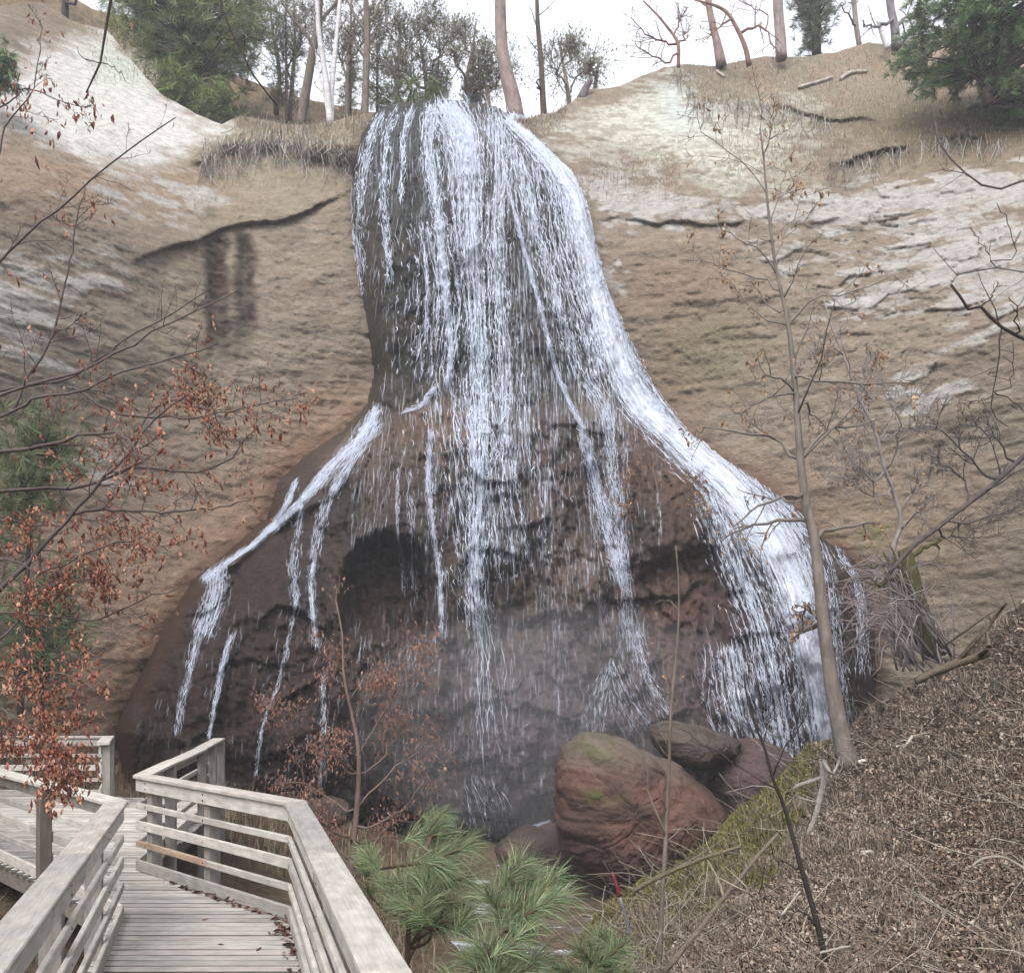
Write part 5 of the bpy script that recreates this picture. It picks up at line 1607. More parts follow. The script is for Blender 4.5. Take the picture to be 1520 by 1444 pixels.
    px_tree('bare_tree', 'forked red brown branches against the sky over the white slope', 'tree', 36, [(1007, 100), (1006, 64), (990, 40), (975, 22), (955, 2)], [5, 5, 4, 3, 2],
            [[(1004, 66), (980, 60), (955, 48), (937, 26)], [(1006, 80), (985, 92), (960, 80), (940, 64)], [(1006, 70), (1014, 56), (1022, 40)], [(1000, 50), (1010, 30), (1016, 10)]], BROWNB, 654, ltwig=10, ratio=0.4, lw=0.7, rmin=0.007, group='bare trees on the rim')
    px_conifer('evergreen_tree', 'dark evergreen behind the right rim near the pale pine', 'tree', 40, [(1212, 84), (1212, 30), (1206, -60)], [14, 12, 9],
               [(1180, 66), (1176, 10), (1186, -60), (1240, -60), (1244, 0), (1236, 50), (1222, 62), (1200, 76)], DARKB, 655, 90, [(118, 126, 104), (140, 142, 118), (104, 110, 92)], 0.32, 0.016, per=20)
    px_tree('bare_tree', 'slim grey trunk at the crest of the right hill', 'tree', 39, [(1276, 70), (1270, 30), (1264, -50)], [8, 7, 6], [[(1272, 40), (1258, 20), (1250, 0)]], srgb(150, 138, 134), 656, trunk_kids=4, group='bare trees on the rim')
    px_tree('bare_tree', 'grey trunk beside the broken white birch stub', 'tree', 37, [(1331, 72), (1328, 40), (1322, 10), (1316, -50)], [15, 12, 11, 10], [[(1328, 40), (1345, 25), (1360, 20)], [(1326, 30), (1300, 40), (1280, 32)]], srgb(142, 136, 140), 657, trunk_kids=5, ltwig=5, group='bare trees on the rim')
    px_tree('birch_stub', 'broken white birch stub leaning left on the right hill', 'tree stub', 36.6, [(1318, 72), (1311, 54), (1303, 30)], [9, 8, 6], [], BIRCH, 658, trunk_kids=0, mat='birch')
    px_conifer('cedar_tree', 'dense green cedar overhanging the cliff at upper right', 'cedar tree', 30, [(1468, 156), (1462, 120), (1448, 70), (1440, 0), (1436, -80)], [16, 13, 11, 9, 7],
               [(1352, 40), (1362, -70), (1560, -90), (1640, 40), (1620, 130), (1560, 165), (1500, 172), (1480, 120), (1440, 108), (1400, 112), (1360, 92), (1348, 66)], srgb(92, 80, 72), 660, 430, DARKPINE, 0.24, 0.014, per=22, sub=10)
    px_conifer('evergreen_shrub', 'small dark evergreen sprig at the far left edge of the cliff', 'shrub', 26, [(-6, 130), (0, 112), (2, 96)], [5, 4, 2],
               [(-40, 130), (-30, 90), (4, 88), (18, 104), (12, 124)], DARKB, 662, 40, DARKPINE, 0.28, 0.018, per=22)
    px_tree('bare_tree', 'dark trunk behind the soil hump at the top left corner', 'tree', 38, [(96, 34), (97, 0), (94, -60)], [11, 9, 8], [[(97, 10), (120, -10), (140, -40)]], DARKB, 663, trunk_kids=3, group='bare trees on the rim')
    # stump at the gap
    px_tree('tree_stump', 'grey weathered stump on the notch right of the falls', 'stump', 35, [(862, 148), (870, 130), (878, 118)], [14, 11, 7], [], srgb(120, 112, 112), 664, trunk_kids=0)


def build_rim_grass():
    rng = np.random.default_rng(31)
    mb = MB()
    px, py = [], []

    def scatter(n, f):
        a, b = f(n); px.append(a); py.append(b)
    scatter(1700, lambda n: (rng.uniform(350, 545, n), None))
    x = px[-1]; py[-1] = lined(RIM, x) + np.abs(rng.normal(0, 16, len(x))) + 2
    scatter(900, lambda n: (rng.uniform(762, 840, n), None))
    x = px[-1]; py[-1] = lined(RIM, x) + np.abs(rng.normal(0, 14, len(x))) + 2
    scatter(9000, lambda n: (rng.uniform(1000, 1640, n), None))
    x = px[-1]; lt = lined([(985, 110), (1040, 150), (1110, 152), (1215, 176), (1310, 172), (1400, 166), (1660, 160)], x)
    rm = lined(RIM, x)
    py[-1] = rm + 2 + rng.uniform(0, 1, len(x)) * (lt + 4 - rm)
    scatter(420, lambda n: (rng.uniform(280, 520, n), rng.normal(245, 32, n)))
    scatter(1700, lambda n: (rng.uniform(1080, 1260, n), rng.normal(232, 26, n)))
    scatter(1800, lambda n: (rng.uniform(1230, 1560, n), rng.normal(200, 18, n)))
    scatter(900, lambda n: (rng.uniform(860, 1010, n), rng.normal(262, 16, n)))
    scatter(700, lambda n: (rng.uniform(130, 260, n), rng.uniform(40, 130, n)))
    X = np.concatenate(px); Y = np.concatenate(py)
    ok = Y > lined(RIM, X) + 1
    X, Y = X[ok], Y[ok]
    W = P(X, Y, cliff_shape(X, Y) - 0.05)
    cols = pick([(200, 188, 166), (182, 168, 146), (160, 148, 128), (214, 202, 180), (172, 150, 132)], len(X), rng)
    gr = (X > 1380) & (rng.uniform(size=len(X)) < 0.4)
    cols[gr] = pick([(112, 104, 68)], gr.sum(), rng)
    blades(mb, W, np.where((X > 350) & (X < 840), 0.26, 0.2), 0.013, cols, rng, lean=0.6)
    # back hill
    n = 2600
    X = rng.uniform(150, 560, n); Y = rng.uniform(60, 190, n)
    t = lined([(140, 15), (200, 30), (260, 70), (330, 105), (400, 130), (470, 150), (560, 168)], X)
    ok = Y > t + 2
    X, Y, t = X[ok], Y[ok], t[ok]
    v = (Y - t) / (250 - t)
    W = P(X, Y, 44 - 7 * v - 0.6)
    blades(mb, W, np.full(len(X), 0.45), 0.025, pick([(150, 128, 102), (124, 108, 84), (112, 112, 70), (166, 140, 112)], len(X), rng), rng, lean=0.5)
    tag(mb.build('dry_grass', M['grass']), 'tufts of dry straw coloured grass along the cliff rim', 'grass', kind='stuff')
    # hanging rootlets under the turf
    mb = MB()
    for _ in range(800):
        if rng.uniform() < 0.65:
            x = rng.uniform(300, 520); y = lined([(300, 228), (400, 205), (520, 220)], x) + rng.normal(0, 12)
        else:
            x = rng.uniform(1000, 1500); y = lined(LEDGE_T, x) if (x < 1230) else lined(LEDGE_U, x)
            y += rng.normal(2, 5)
        L = rng.uniform(10, 42); dx = rng.normal(0, 10)
        qx = np.array([x, x + dx * 0.3 + rng.normal(0, 3), x + dx + rng.normal(0, 3)]); qy = np.array([y, y + L * 0.5, y + L])
        W = P(qx, qy, cliff_shape(qx, qy) - rng.uniform(0.04, 0.25))
        mb.tube(resample(W, 5), np.linspace(0.012, 0.005, 5), 3, pick([(206, 200, 196), (160, 148, 138), (112, 100, 90)], 1, rng)[0])
    tag(mb.build('roots', M['twig']), 'pale rootlets hanging from the eroded turf edge', 'roots', kind='stuff')


def build_logs():
    def log(name, label, path, w, col, d=None, seed=0, limbs=()):
        rng = np.random.default_rng(seed)
        q = np.array(path, float)
        n = 10
        pp = resample([(a, b, 0) for a, b in path], n)
        dep = (cliff_shape(pp[:, 0], pp[:, 1]) if d is None else hill_depth(pp[:, 0], pp[:, 1]))
        if isinstance(d, (int, float)) and d:
            dep = np.full(n, float(d))
        dep = np.convolve(np.r_[dep[:1], dep, dep[-1:]], np.ones(3) / 3, 'valid')
        rad = np.linspace(w[0], w[1], n) * dep / F * 0.5
        W = P(pp[:, 0], pp[:, 1], dep - rad * 1.1 - (0.15 if d is None else 0.05))
        W = W + rng.normal(0, 0.12, (n, 3)) * rad[:, None]
        mb = MB(); mb.tube(W, rad, 9, col)
        for t, dx, dy in limbs:
            i = int(t * (n - 1))
            e = W[i] + np.array([dx, -0.1, -dy]) * dep[i] / F
            mb.tube(resample([W[i], (W[i] + e) / 2 + rng.normal(0, 0.03, 3), e], 5), np.linspace(rad[i] * 0.6, rad[i] * 0.25, 5), 5, col)
        o = mb.build(name, M['bark'], base=W[0])
        tag(o, label, 'log' if 'log' in name else 'branch')
    pale = srgb(196, 184, 176)
    log('fallen_log', 'pale fallen log lying left on the upper right hill', [(1185, 130), (1210, 123), (1236, 115)], (5, 4), pale, None, 1)
    log('fallen_log', 'pale forked fallen log in the middle of the upper right hill', [(1248, 118), (1262, 108), (1288, 106)], (6, 4), pale, None, 2, [(0.4, 10, -6), (0.2, -4, 10)])
    log('fallen_log', 'white fallen log under the cedar on the right', [(1436, 160), (1452, 155), (1472, 146)], (8, 6), srgb(206, 200, 192), None, 3)
    log('fallen_log', 'short pale log at the foot of the pinkish trunk', [(1064, 106), (1070, 110), (1076, 114)], (4, 3), pale, None, 4)
    log('fallen_branch', 'grey barkless branch leaning on the mossy brow below the main tree', [(1222, 1128), (1222, 1160), (1214, 1200), (1198, 1240)], (11, 6), srgb(156, 148, 142), True, 5, [(0.3, 10, 40), (0.05, 24, -6)])
    log('fallen_branch', 'long thin grey branch slanting down the mossy slope', [(1155, 1236), (1112, 1286), (1064, 1346), (1020, 1402), (984, 1446)], (5, 9), srgb(128, 116, 104), True, 6)
    log('fallen_branch', 'curved bare branch arching over the leaves at the right edge', [(1442, 1286), (1458, 1274), (1490, 1272), (1516, 1286), (1530, 1296)], (4, 5), srgb(170, 160, 148), True, 7)
    log('fallen_branch', 'dark rotten log on the ground below the bramble', [(1360, 1010), (1400, 992), (1440, 978), (1466, 968)], (10, 14), srgb(116, 104, 92), True, 8, [(0.9, 8, -30), (0.6, -14, -26)])
    log('fallen_branch', 'straight stick lying above the curved branch on the right slope', [(1332, 1272), (1360, 1292), (1392, 1322)], (4, 3), srgb(160, 150, 140), True, 9)
    log('fallen_branch', 'small white crooked stick on the leaves right of the main tree', [(1330, 1108), (1344, 1106), (1354, 1092)], (4, 4), srgb(214, 204, 190), True, 10, [(0.2, -3, -10)])
    log('fallen_branch', 'short bleached stick near the lower dark sapling', [(1160, 1358), (1174, 1340), (1188, 1322)], (4, 3), srgb(196, 186, 174), True, 11)
    log('fallen_branch', 'thin forked stick rising from the moss near the long branch', [(1075, 1334), (1066, 1306), (1050, 1276)], (4, 3), srgb(190, 180, 160), True, 12, [(0.6, 12, -14)])
    log('fallen_branch', 'low grey stick among the grass at the bottom right', [(1216, 1414), (1240, 1408), (1262, 1404)], (4, 4), srgb(180, 172, 160), True, 13)
    log('fallen_branch', 'mossy half buried log lying along the moss bank', [(940, 1322), (990, 1296), (1050, 1272), (1100, 1256)], (7, 5), srgb(120, 110, 92), True, 14)

    def cobble(label, x, y, w, h, seed):
        rng = np.random.default_rng(seed)
        c = hill_point(np.array([x]), np.array([y]))[0]
        s = c[1] / F
        import bmesh
        bm = bmesh.new(); bmesh.ops.create_icosphere(bm, subdivisions=3, radius=1)
        V = np.array([v.co for v in bm.verts]); Fc = [[v.index for v in f.verts] for f in bm.faces]; bm.free()
        n = fbm(V[:, 0] * 1.4 + seed, V[:, 2] * 1.4 + V[:, 1], 3, seed) - 0.5
        V = V * (1 + 0.6 * n)[:, None]
        V = V * np.array([w, w * 0.8, h]) * 0.5 * s + c + np.array([0, -0.06, h * 0.55 * s + 0.03])
        mb = MB(); mb.add(V, None, Fc, srgb(224, 218, 204))
        tag(mb.build('stone', M['boulder'], base=c), label, 'stone')
    cobble('pale stone on the leaves just right of the main tree base', 1278, 1137, 16, 8, 3)
    cobble('white stone alone in the middle of the right slope', 1285, 1275, 20, 11, 8)
    cobble('small white stone fragment at the lower right of the slope', 1356, 1330, 9, 7, 15)


def build_near_trees():
    # main slender tree on the right slope
    px_tree('bare_tree', 'slender grey trunked tree standing before the right edge of the falls', 'tree', 17,
            [(1264, 1146), (1253, 1108), (1236, 1022), (1222, 920), (1209, 800), (1198, 758), (1190, 700), (1185, 640), (1180, 571), (1170, 482), (1152, 400), (1145, 350), (1138, 290), (1134, 240), (1128, 190)],
            [32, 25, 22, 19, 17, 15, 13, 11, 9, 8, 6, 5, 4, 3, 2],
            [[(1186, 690), (1170, 668), (1150, 652), (1110, 642), (1060, 636), (1020, 622)],
             [(1190, 690), (1200, 666), (1226, 640), (1270, 632), (1310, 620)],
             [(1172, 482), (1190, 458), (1225, 440), (1290, 425), (1330, 404)],
             [(1178, 560), (1200, 560), (1240, 566), (1300, 566), (1360, 570)],
             [(1178, 572), (1160, 560), (1130, 562), (1095, 570)],
             [(1182, 600), (1196, 604), (1206, 616), (1230, 640)],
             [(1183, 588), (1150, 588), (1120, 600), (1090, 616)],
             [(1210, 790), (1240, 784), (1270, 780), (1298, 776)],
             [(1152, 400), (1125, 372), (1090, 350), (1060, 330)],
             [(1150, 390), (1162, 360), (1180, 320), (1192, 280)],
             [(1140, 300), (1120, 260), (1090, 230), (1040, 195), (1035, 150)],
             [(1142, 330), (1160, 290), (1164, 240)],
             [(1134, 240), (1142, 200), (1150, 160)],
             [(1166, 470), (1140, 450), (1120, 430), (1095, 424)],
             [(1205, 780), (1170, 770), (1120, 780), (1070, 800)],
             [(1196, 740), (1170, 735), (1130, 750), (1090, 782)],
             [(1160, 440), (1140, 420), (1080, 400), (1020, 385)],
             [(1222, 925), (1200, 932), (1180, 936)], [(1218, 912), (1200, 905), (1184, 912)]],
            srgb(136, 126, 118), 701, kids=5, level=2, ratio=0.42, lw=0.5, ltwig=7, rmin=0.0055, trunk_kids=9, n=40, leaf=[(196, 156, 116), (180, 132, 98), (210, 176, 138)], leaf_p=0.28, leaf_n=1,
            leaf_size=0.11, wob=0.16, up=0.12)
    px_tree('bare_tree', 'pale thin crooked tree leaning behind the slender grey one', 'tree', 19.5,
            [(1352, 985), (1338, 900), (1322, 830), (1338, 776), (1328, 735), (1315, 701), (1298, 636), (1274, 588), (1253, 530), (1233, 482), (1222, 440)], [11, 10, 8, 8, 7, 6, 5, 5, 4, 3, 2],
            [[(1338, 752), (1358, 732), (1376, 716), (1380, 690)], [(1338, 790), (1362, 760), (1376, 770)], [(1315, 700), (1330, 660), (1334, 620), (1300, 570)], [(1296, 640), (1276, 620), (1246, 600)],
             [(1274, 588), (1290, 550), (1296, 530)], [(1312, 710), (1280, 712), (1262, 690)], [(1325, 730), (1290, 735), (1255, 700)], [(1253, 530), (1225, 520), (1196, 530)], [(1305, 660), (1340, 640), (1370, 640)]],
            srgb(164, 154, 150), 703, level=2, ratio=0.55, ltwig=14, rmin=0.005, trunk_kids=10, n=26, leaf=[(196, 160, 124)], leaf_p=0.14, leaf_size=0.1, wob=0.2)
    px_tree('bare_tree', 'dark leaning dead trunk crossing the right cliff', 'tree', 16.5,
            [(1320, 850), (1356, 810), (1390, 785), (1420, 760), (1470, 722), (1520, 677), (1600, 610)], [6, 7, 7, 8, 8, 9, 10],
            [[(1407, 786), (1450, 772), (1490, 758), (1540, 742)], [(1440, 745), (1420, 700), (1380, 690)], [(1480, 715), (1450, 690), (1400, 640), (1370, 636)], [(1390, 785), (1410, 800), (1450, 790)], [(1500, 690), (1480, 650), (1430, 630)]],
            srgb(96, 86, 84), 704, level=2, ratio=0.5, ltwig=13, rmin=0.005, trunk_kids=12, n=20, wob=0.18)
    px_tree('bare_tree', 'dark crooked bare tree bending in from the right edge', 'tree', 7.5,
            [(1960, 1120), (1890, 850), (1760, 640), (1640, 560), (1560, 520), (1520, 503), (1486, 485), (1462, 462), (1455, 455), (1441, 462), (1425, 440), (1411, 422)], [40, 32, 24, 15, 11, 9, 7, 6, 5, 4],
            [[(1486, 486), (1484, 530), (1478, 570), (1476, 612), (1494, 634)], [(1480, 585), (1500, 570), (1504, 540), (1498, 510)], [(1480, 586), (1506, 598), (1530, 618)], [(1480, 586), (1455, 592), (1440, 600)], [(1512, 500), (1508, 470), (1502, 440)],
             [(1456, 455), (1470, 440), (1480, 420)]],
            srgb(70, 60, 58), 705, level=1, ratio=0.35, ltwig=3, rmin=0.003, trunk_kids=3, n=44, wob=0.16)
    px_tree('bare_tree', 'grey forked bare tree curving in from the right edge above the crooked one', 'tree', 8,
            [(2010, 1040), (1930, 640), (1800, 380), (1640, 290), (1560, 268), (1520, 268), (1475, 282), (1440, 262), (1420, 245), (1395, 215), (1388, 180)], [44, 30, 18, 10, 7, 6, 5, 4, 3, 2],
            [[(1440, 262), (1420, 255), (1402, 252)], [(1832, 430), (1700, 425), (1560, 408), (1500, 400), (1468, 398), (1420, 405), (1385, 372)], [(1468, 398), (1466, 370), (1446, 350)], [(1505, 400), (1500, 340), (1478, 308)]],
            srgb(112, 100, 98), 706, level=1, ratio=0.3, ltwig=3, rmin=0.003, trunk_kids=2, n=40)
    px_tree('sapling', 'dark bare sapling rising through the near right slope', 'sapling', 5.9,
            [(1232, 1470), (1228, 1440), (1213, 1370), (1190, 1290), (1165, 1200), (1147, 1155), (1135, 1110), (1118, 1070), (1110, 1040), (1104, 1008)], [10, 9, 9, 8, 7, 6, 5, 4, 3, 2],
            [[(1135, 1106), (1138, 1078), (1130, 1046)], [(1150, 1165), (1115, 1146), (1090, 1132), (1050, 1110), (1010, 1080)], [(1146, 1150), (1160, 1120), (1180, 1090), (1204, 1050)], [(1094, 1132), (1092, 1110)], [(1190, 1290), (1160, 1280), (1120, 1250)], [(1212, 1368), (1180, 1352), (1150, 1340)]],
            srgb(66, 58, 54), 707, level=1, ratio=0.4, ltwig=3, rmin=0.0022, trunk_kids=3, n=26, up=0.3)
    px_tree('sapling', 'thin grey bare sapling in front of the red boulder', 'sapling', 7.0,
            [(976, 1460), (980, 1400), (984, 1315), (988, 1246), (993, 1140), (996, 1050), (1005, 960), (1008, 880), (1003, 810)], [9, 8, 7, 6, 5, 5, 4, 3, 2],
            [[(988, 1246), (968, 1190), (958, 1130), (945, 1080), (925, 1048)], [(996, 1060), (986, 1000), (976, 930)], [(985, 1260), (1005, 1235), (1030, 1222)], [(1006, 900), (985, 890), (965, 902)], [(996, 1030), (975, 1020), (962, 1012)]],
            srgb(134, 122, 112), 708, level=1, ratio=0.35, ltwig=3, rmin=0.002, trunk_kids=4, n=28, up=0.3, leaf=[(190, 150, 110)], leaf_p=0.12, leaf_size=0.05)
    # grey bramble thicket and mossy snag by the right foot of the falls
    rng = np.random.default_rng(44)
    root = thing('bramble', 'tangle of arching grey bare stems at the right foot of the falls', 'shrub', P(1375, 985, 18.3))
    mb, e = MB(), []
    for i in range(64):
        a = rng.uniform(0, 1)
        bx, by = rng.uniform(1330, 1420), rng.uniform(950, 1000)
        tx, ty = rng.uniform(1226, 1350), rng.uniform(815, 1010)
        mx, my = (bx + tx) / 2 + rng.normal(0, 14), (by + ty) / 2 - rng.uniform(20, 75)
        q = px_path([(bx, by), (mx, my), (tx, ty)], 18.3 + rng.normal(0, 0.3), 8, rng, rng.normal(0, 0.9), 0.02)
        mb.tube(q, np.linspace(0.022, 0.007, 8), 4, srgb(158, 146, 146) * rng.uniform(0.75, 1.1))
        grow(mb, q, 0.014, 0.006, rng, 1, 5, 0.35, srgb(160, 148, 148), e, 0.0, 0.8, 0.2, 0.25, 0.005)
    mb.build('stems', M['twig'], root)
    px_tree('tree_snag', 'short mossy dead trunk leaning beside the bramble', 'snag', 18.7, [(1388, 975), (1374, 930), (1358, 880), (1346, 830), (1340, 815)], [34, 30, 26, 26, 18],
            [[(1346, 830), (1370, 812), (1400, 812)], [(1350, 850), (1320, 836), (1290, 840)], [(1358, 880), (1330, 860), (1300, 870)]], srgb(92, 88, 52), 711, level=2, ratio=0.4, ltwig=5, rmin=0.006, trunk_kids=0)
    px_tree('bare_bush', 'leafless brown twiggy bush clinging to the rock under the right shoulder', 'shrub', 23.2, [(985, 790), (980, 760), (975, 720), (965, 690)], [5, 4, 3, 2],
            [[(980, 760), (1010, 740), (1040, 720)], [(982, 775), (950, 760), (925, 740)], [(978, 740), (955, 710), (935, 690)], [(984, 785), (1015, 780), (1045, 770)], [(985, 790), (965, 800), (940, 820)], [(985, 785), (1010, 810), (1020, 830)]],
            srgb(128, 110, 104), 712, level=2, ratio=0.55, ltwig=9, rmin=0.006, trunk_kids=5, leaf=[(176, 128, 96), (196, 160, 120)], leaf_p=0.3, leaf_size=0.12)


RED = [(186, 126, 104), (166, 104, 86), (204, 148, 122), (150, 96, 80), (214, 164, 138)]


def build_left_branches():
    # a beech-like tree just out of the left edge; its leafy limbs reach across the view
    rng = np.random.default_rng(55)
    limbs = [
        (6.4, 11, [(-260, 700), (-60, 605), (0, 586), (137, 543), (240, 485), (300, 455), (359, 431)], 0.05),
        (6.8, 9, [(-260, 640), (0, 579), (103, 561), (178, 509), (250, 468), (328, 420)], 0.05),
        (6.2, 10, [(-260, 700), (0, 619), (51, 591), (116, 583), (171, 554), (239, 537), (325, 509)], 0.45),
        (5.6, 14, [(-260, 740), (0, 673), (68, 663), (120, 646), (178, 645), (205, 673), (225, 704)], 0.6),
        (5.9, 12, [(-260, 740), (0, 727), (80, 725), (147, 718), (188, 697), (239, 694), (291, 701), (342, 680), (383, 633)], 0.55),
        (6.5, 7, [(100, 575), (120, 583), (171, 612), (239, 620), (308, 617), (376, 602), (445, 591)], 0.9),
        (5.8, 15, [(-120, 1060), (-20, 900), (60, 818), (113, 759), (160, 705), (205, 656), (240, 610), (274, 588)], 0.9),
        (6.0, 8, [(100, 765), (160, 756), (239, 759), (300, 755), (342, 749), (397, 735)], 0.35),
        (7.2, 9, [(-260, 560), (-40, 430), (7, 380), (109, 291), (205, 212), (260, 174)], 0.02),
        (6.8, 7, [(20, 610), (38, 564), (75, 506), (103, 400), (113, 342), (126, 290), (124, 270)], 0.35),
        (6.3, 8, [(-200, 910), (0, 906), (70, 914), (137, 920), (185, 903), (230, 885), (268, 872)], 0.7),
        (5.4, 9, [(-200, 1000), (0, 1004), (20, 1009), (70, 1000), (113, 1005), (147, 1026)], 1.0),
        (5.4, 7, [(10, 1006), (40, 1022), (80, 1044), (110, 1063)], 1.0),
        (6.0, 8, [(-160, 840), (0, 830), (60, 850), (130, 820), (200, 800), (250, 815)], 1.3),
        (5.8, 8, [(-160, 980), (-10, 955), (60, 880), (120, 860), (170, 868)], 1.4),
        (5.2, 8, [(-200, 1080), (-20, 1085), (40, 1100), (80, 1120), (110, 1150)], 2.2),
        (5.2, 8, [(-200, 1040), (-20, 1050), (30, 1070), (70, 1100), (95, 1140), (100, 1180)], 2.2),
        (6.2, 8, [(-160, 780), (0, 772), (60, 780), (140, 770), (200, 790)], 1.2),
        (6.6, 6, [(200, 640), (240, 600), (300, 590), (330, 640)], 1.5),
        (7.0, 6, [(-160, 300), (-20, 260), (10, 180), (50, 130), (60, 60), (64, 40)], 0.4),
        (6.8, 5, [(-100, 180), (0, 160), (40, 130), (90, 150), (130, 160)], 0.7),
    ]
    tr = np.array([P(-420, 1500, 6.2), P(-400, 1200, 6.2), P(-380, 900, 6.3), P(-380, 600, 6.4), P(-400, 300, 6.5), P(-420, -200, 6.6)])
    root = thing('leafy_tree', 'near tree at the left edge with bare limbs holding red brown dead leaves', 'tree', tr[0] + np.array([0, 0, -0.6]))
    mt = MB(); mt.tube(resample(np.vstack([tr[0] + np.array([0, 0, -0.6]), tr]), 20), np.linspace(0.16, 0.06, 20), 10, srgb(112, 100, 94)); mt.build('trunk', M['bark'], root)
    ml = MB()
    for d, w, path, lf in limbs:
        q = px_path(path, d, 22, rng, rng.uniform(-0.7, 0.7), 0.006)
        if path[0][0] < -100:
            i = np.argmin(np.abs(tr[:, 2] - q[0][2]))
            q[0] = [np.interp(q[0][2], tr[:, 2], tr[:, 0]), 6.3, q[0][2]]
        mb = MB(); ends = []
        r0 = w * d / F * 0.33
        c = srgb(98, 86, 84) * rng.uniform(0.8, 1.15)
        mb.tube(q, np.linspace(r0, max(r0 * 0.25, 0.0022), 22), 7, c)
        vis = q[(q[:, 0] / q[:, 1] * F + CX) > -60]
        if len(vis) > 3:
            grow(mb, vis, r0 * 0.6, 0.0025, rng, 2, 9 if lf < 0.2 else 14, 0.22, c, ends, 0.05, 0.85, 0.14, 0.15, 0.0017)
        mb.build('limb', M['twig'], root)
        if ends and lf > 0:
            e = np.array(ends)
            m = int(len(e) * min(lf * (0.75 if lf >= 1 else 0.55), 1.1))
            if m:
                e = e[rng.integers(0, len(e), m)] + rng.normal(0, 0.05, (m, 3))
                leaves(ml, e, 0.05, pick(RED, m, rng), rng, slim=0.42, hang=0.8)
    # single leaves on the upper twigs
    for x, y in ((98, 186), (72, 112), (66, 158), (58, 232), (146, 150), (130, 135), (60, 190), (75, 200), (8, 268), (10, 405), (40, 470), (30, 510), (90, 480), (175, 165), (48, 540), (5, 515), (112, 165), (202, 35), (22, 420), (20, 410), (45, 540), (76, 206), (56, 222), (85, 188)):
        e = P(x, y, 6.9) + rng.normal(0, 0.02, (1, 3))
        leaves(ml, e, 0.085, pick(RED, 1, rng) * 0.8, rng, slim=0.45, hang=0.9)
    ml.build('leaves', M['leaf'], root)
    # dark twigs hanging from above
    px_tree('hanging_branch', 'dark crooked twig hanging from the top left over the white slope', 'branch', 6.5, [(-405, -180), (-150, -250), (110, -180), (172, -60), (164, 0), (156, 50), (150, 90), (143, 102), (132, 120), (128, 138)], [22, 14, 9, 7, 6, 6, 6, 5, 4, 2],
            [[(149, 92), (165, 98), (176, 104), (182, 116)], [(146, 96), (130, 90), (118, 80)]], srgb(72, 62, 60), 721, level=1, ratio=0.3, ltwig=2, rmin=0.002, trunk_kids=0, leaf=RED, leaf_p=0.3, leaf_size=0.05)
    px_tree('hanging_branch', 'dark twig hanging in front of the bushy pine', 'branch', 7.5, [(-330, -170), (0, -260), (260, -190), (322, -60), (328, 0), (331, 40), (335, 54), (356, 65), (370, 96), (384, 130), (395, 148), (412, 158)], [24, 18, 12, 9, 7, 7, 7, 5, 5, 4, 3, 2],
            [[(334, 52), (325, 64), (316, 90), (320, 130)], [(356, 65), (376, 58), (396, 62)]], srgb(76, 66, 62), 722, level=1, ratio=0.3, ltwig=2, rmin=0.0022, trunk_kids=0)
    # soft pines and brush on the bank at the left edge
    LP = [(112, 126, 86), (132, 142, 100), (96, 112, 78)]
    px_conifer('pine_sapling', 'soft green young pine on the left bank at mid height', 'sapling', 15, [(30, 1060), (40, 860), (50, 700), (60, 600)], [10, 8, 5, 3],
               [(-30, 720), (20, 640), (70, 590), (112, 620), (110, 690), (60, 740), (10, 800), (-30, 800)], DARKB, 731, 46, LP, 0.32, 0.008, per=26)
    px_conifer('pine_sapling', 'green young pine behind the deck at the left edge', 'sapling', 18, [(60, 1090), (62, 980), (60, 880), (58, 790)], [9, 7, 5, 3],
               [(-10, 1000), (0, 900), (40, 830), (80, 850), (112, 930), (116, 990), (60, 1020)], DARKB, 732, 60, LP, 0.34, 0.009, per=26)
    # reddish leafed bush in front of the rock
    px_tree('leafy_bush', 'upright bush with small red brown dead leaves beside the boardwalk', 'shrub', 13.2,
            [(515, 1330), (525, 1250), (531, 1180), (532, 1110), (520, 1050), (510, 1000), (508, 940), (498, 890)], [11, 9, 8, 7, 5, 4, 3, 2],
            [[(530, 1130), (560, 1080), (590, 1030), (615, 985), (640, 960)], [(530, 1190), (580, 1150), (610, 1120), (650, 1100)], [(528, 1210), (480, 1180), (440, 1160), (405, 1162)], [(528, 1160), (500, 1120), (480, 1090)],
             [(525, 1060), (548, 1030), (575, 1010)], [(515, 1030), (495, 1000), (480, 960)], [(526, 1230), (560, 1220), (600, 1200), (630, 1160)], [(524, 1240), (490, 1230), (450, 1200)], [(531, 1150), (560, 1130), (600, 1070)],
             [(522, 1250), (545, 1250), (580, 1236)], [(520, 1270), (500, 1260), (474, 1240)], [(470, 1220), (440, 1120), (420, 1060)]],
            srgb(140, 118, 110), 741, level=2, ratio=0.42, ltwig=9, rmin=0.0045, trunk_kids=6, leaf=[(186, 140, 122), (166, 120, 104), (204, 160, 140), (172, 130, 112)], leaf_p=0.7, leaf_n=3, leaf_size=0.055, leaf_jit=0.09, up=0.15, tmin=0.3)
    # dry grass and brush around the deck
    mb = MB()
    n = 9000
    x = rng.uniform(-8, -0.8, n); y = rng.uniform(7, 21, n)
    inside = np.zeros(n, bool)
    dk = [(-1.7, 8.55), (-3.9, 10.75), (-4.2, 14.2), (-4.6, 16.4), (-12, 17), (-12, 14), (-4.7, 10), (-3.4, 8.5), (-1.6, 3), (-0.5, 3)]
    inside = sdf(dk, x, y) > -0.15
    ok = ~inside & ((fbm(x * 0.8, y * 0.8, 3, 8) > 0.42) | (y > 16))
    x, y = x[ok], y[ok]
    b = np.c_[x, y, ground_z(x, y)]
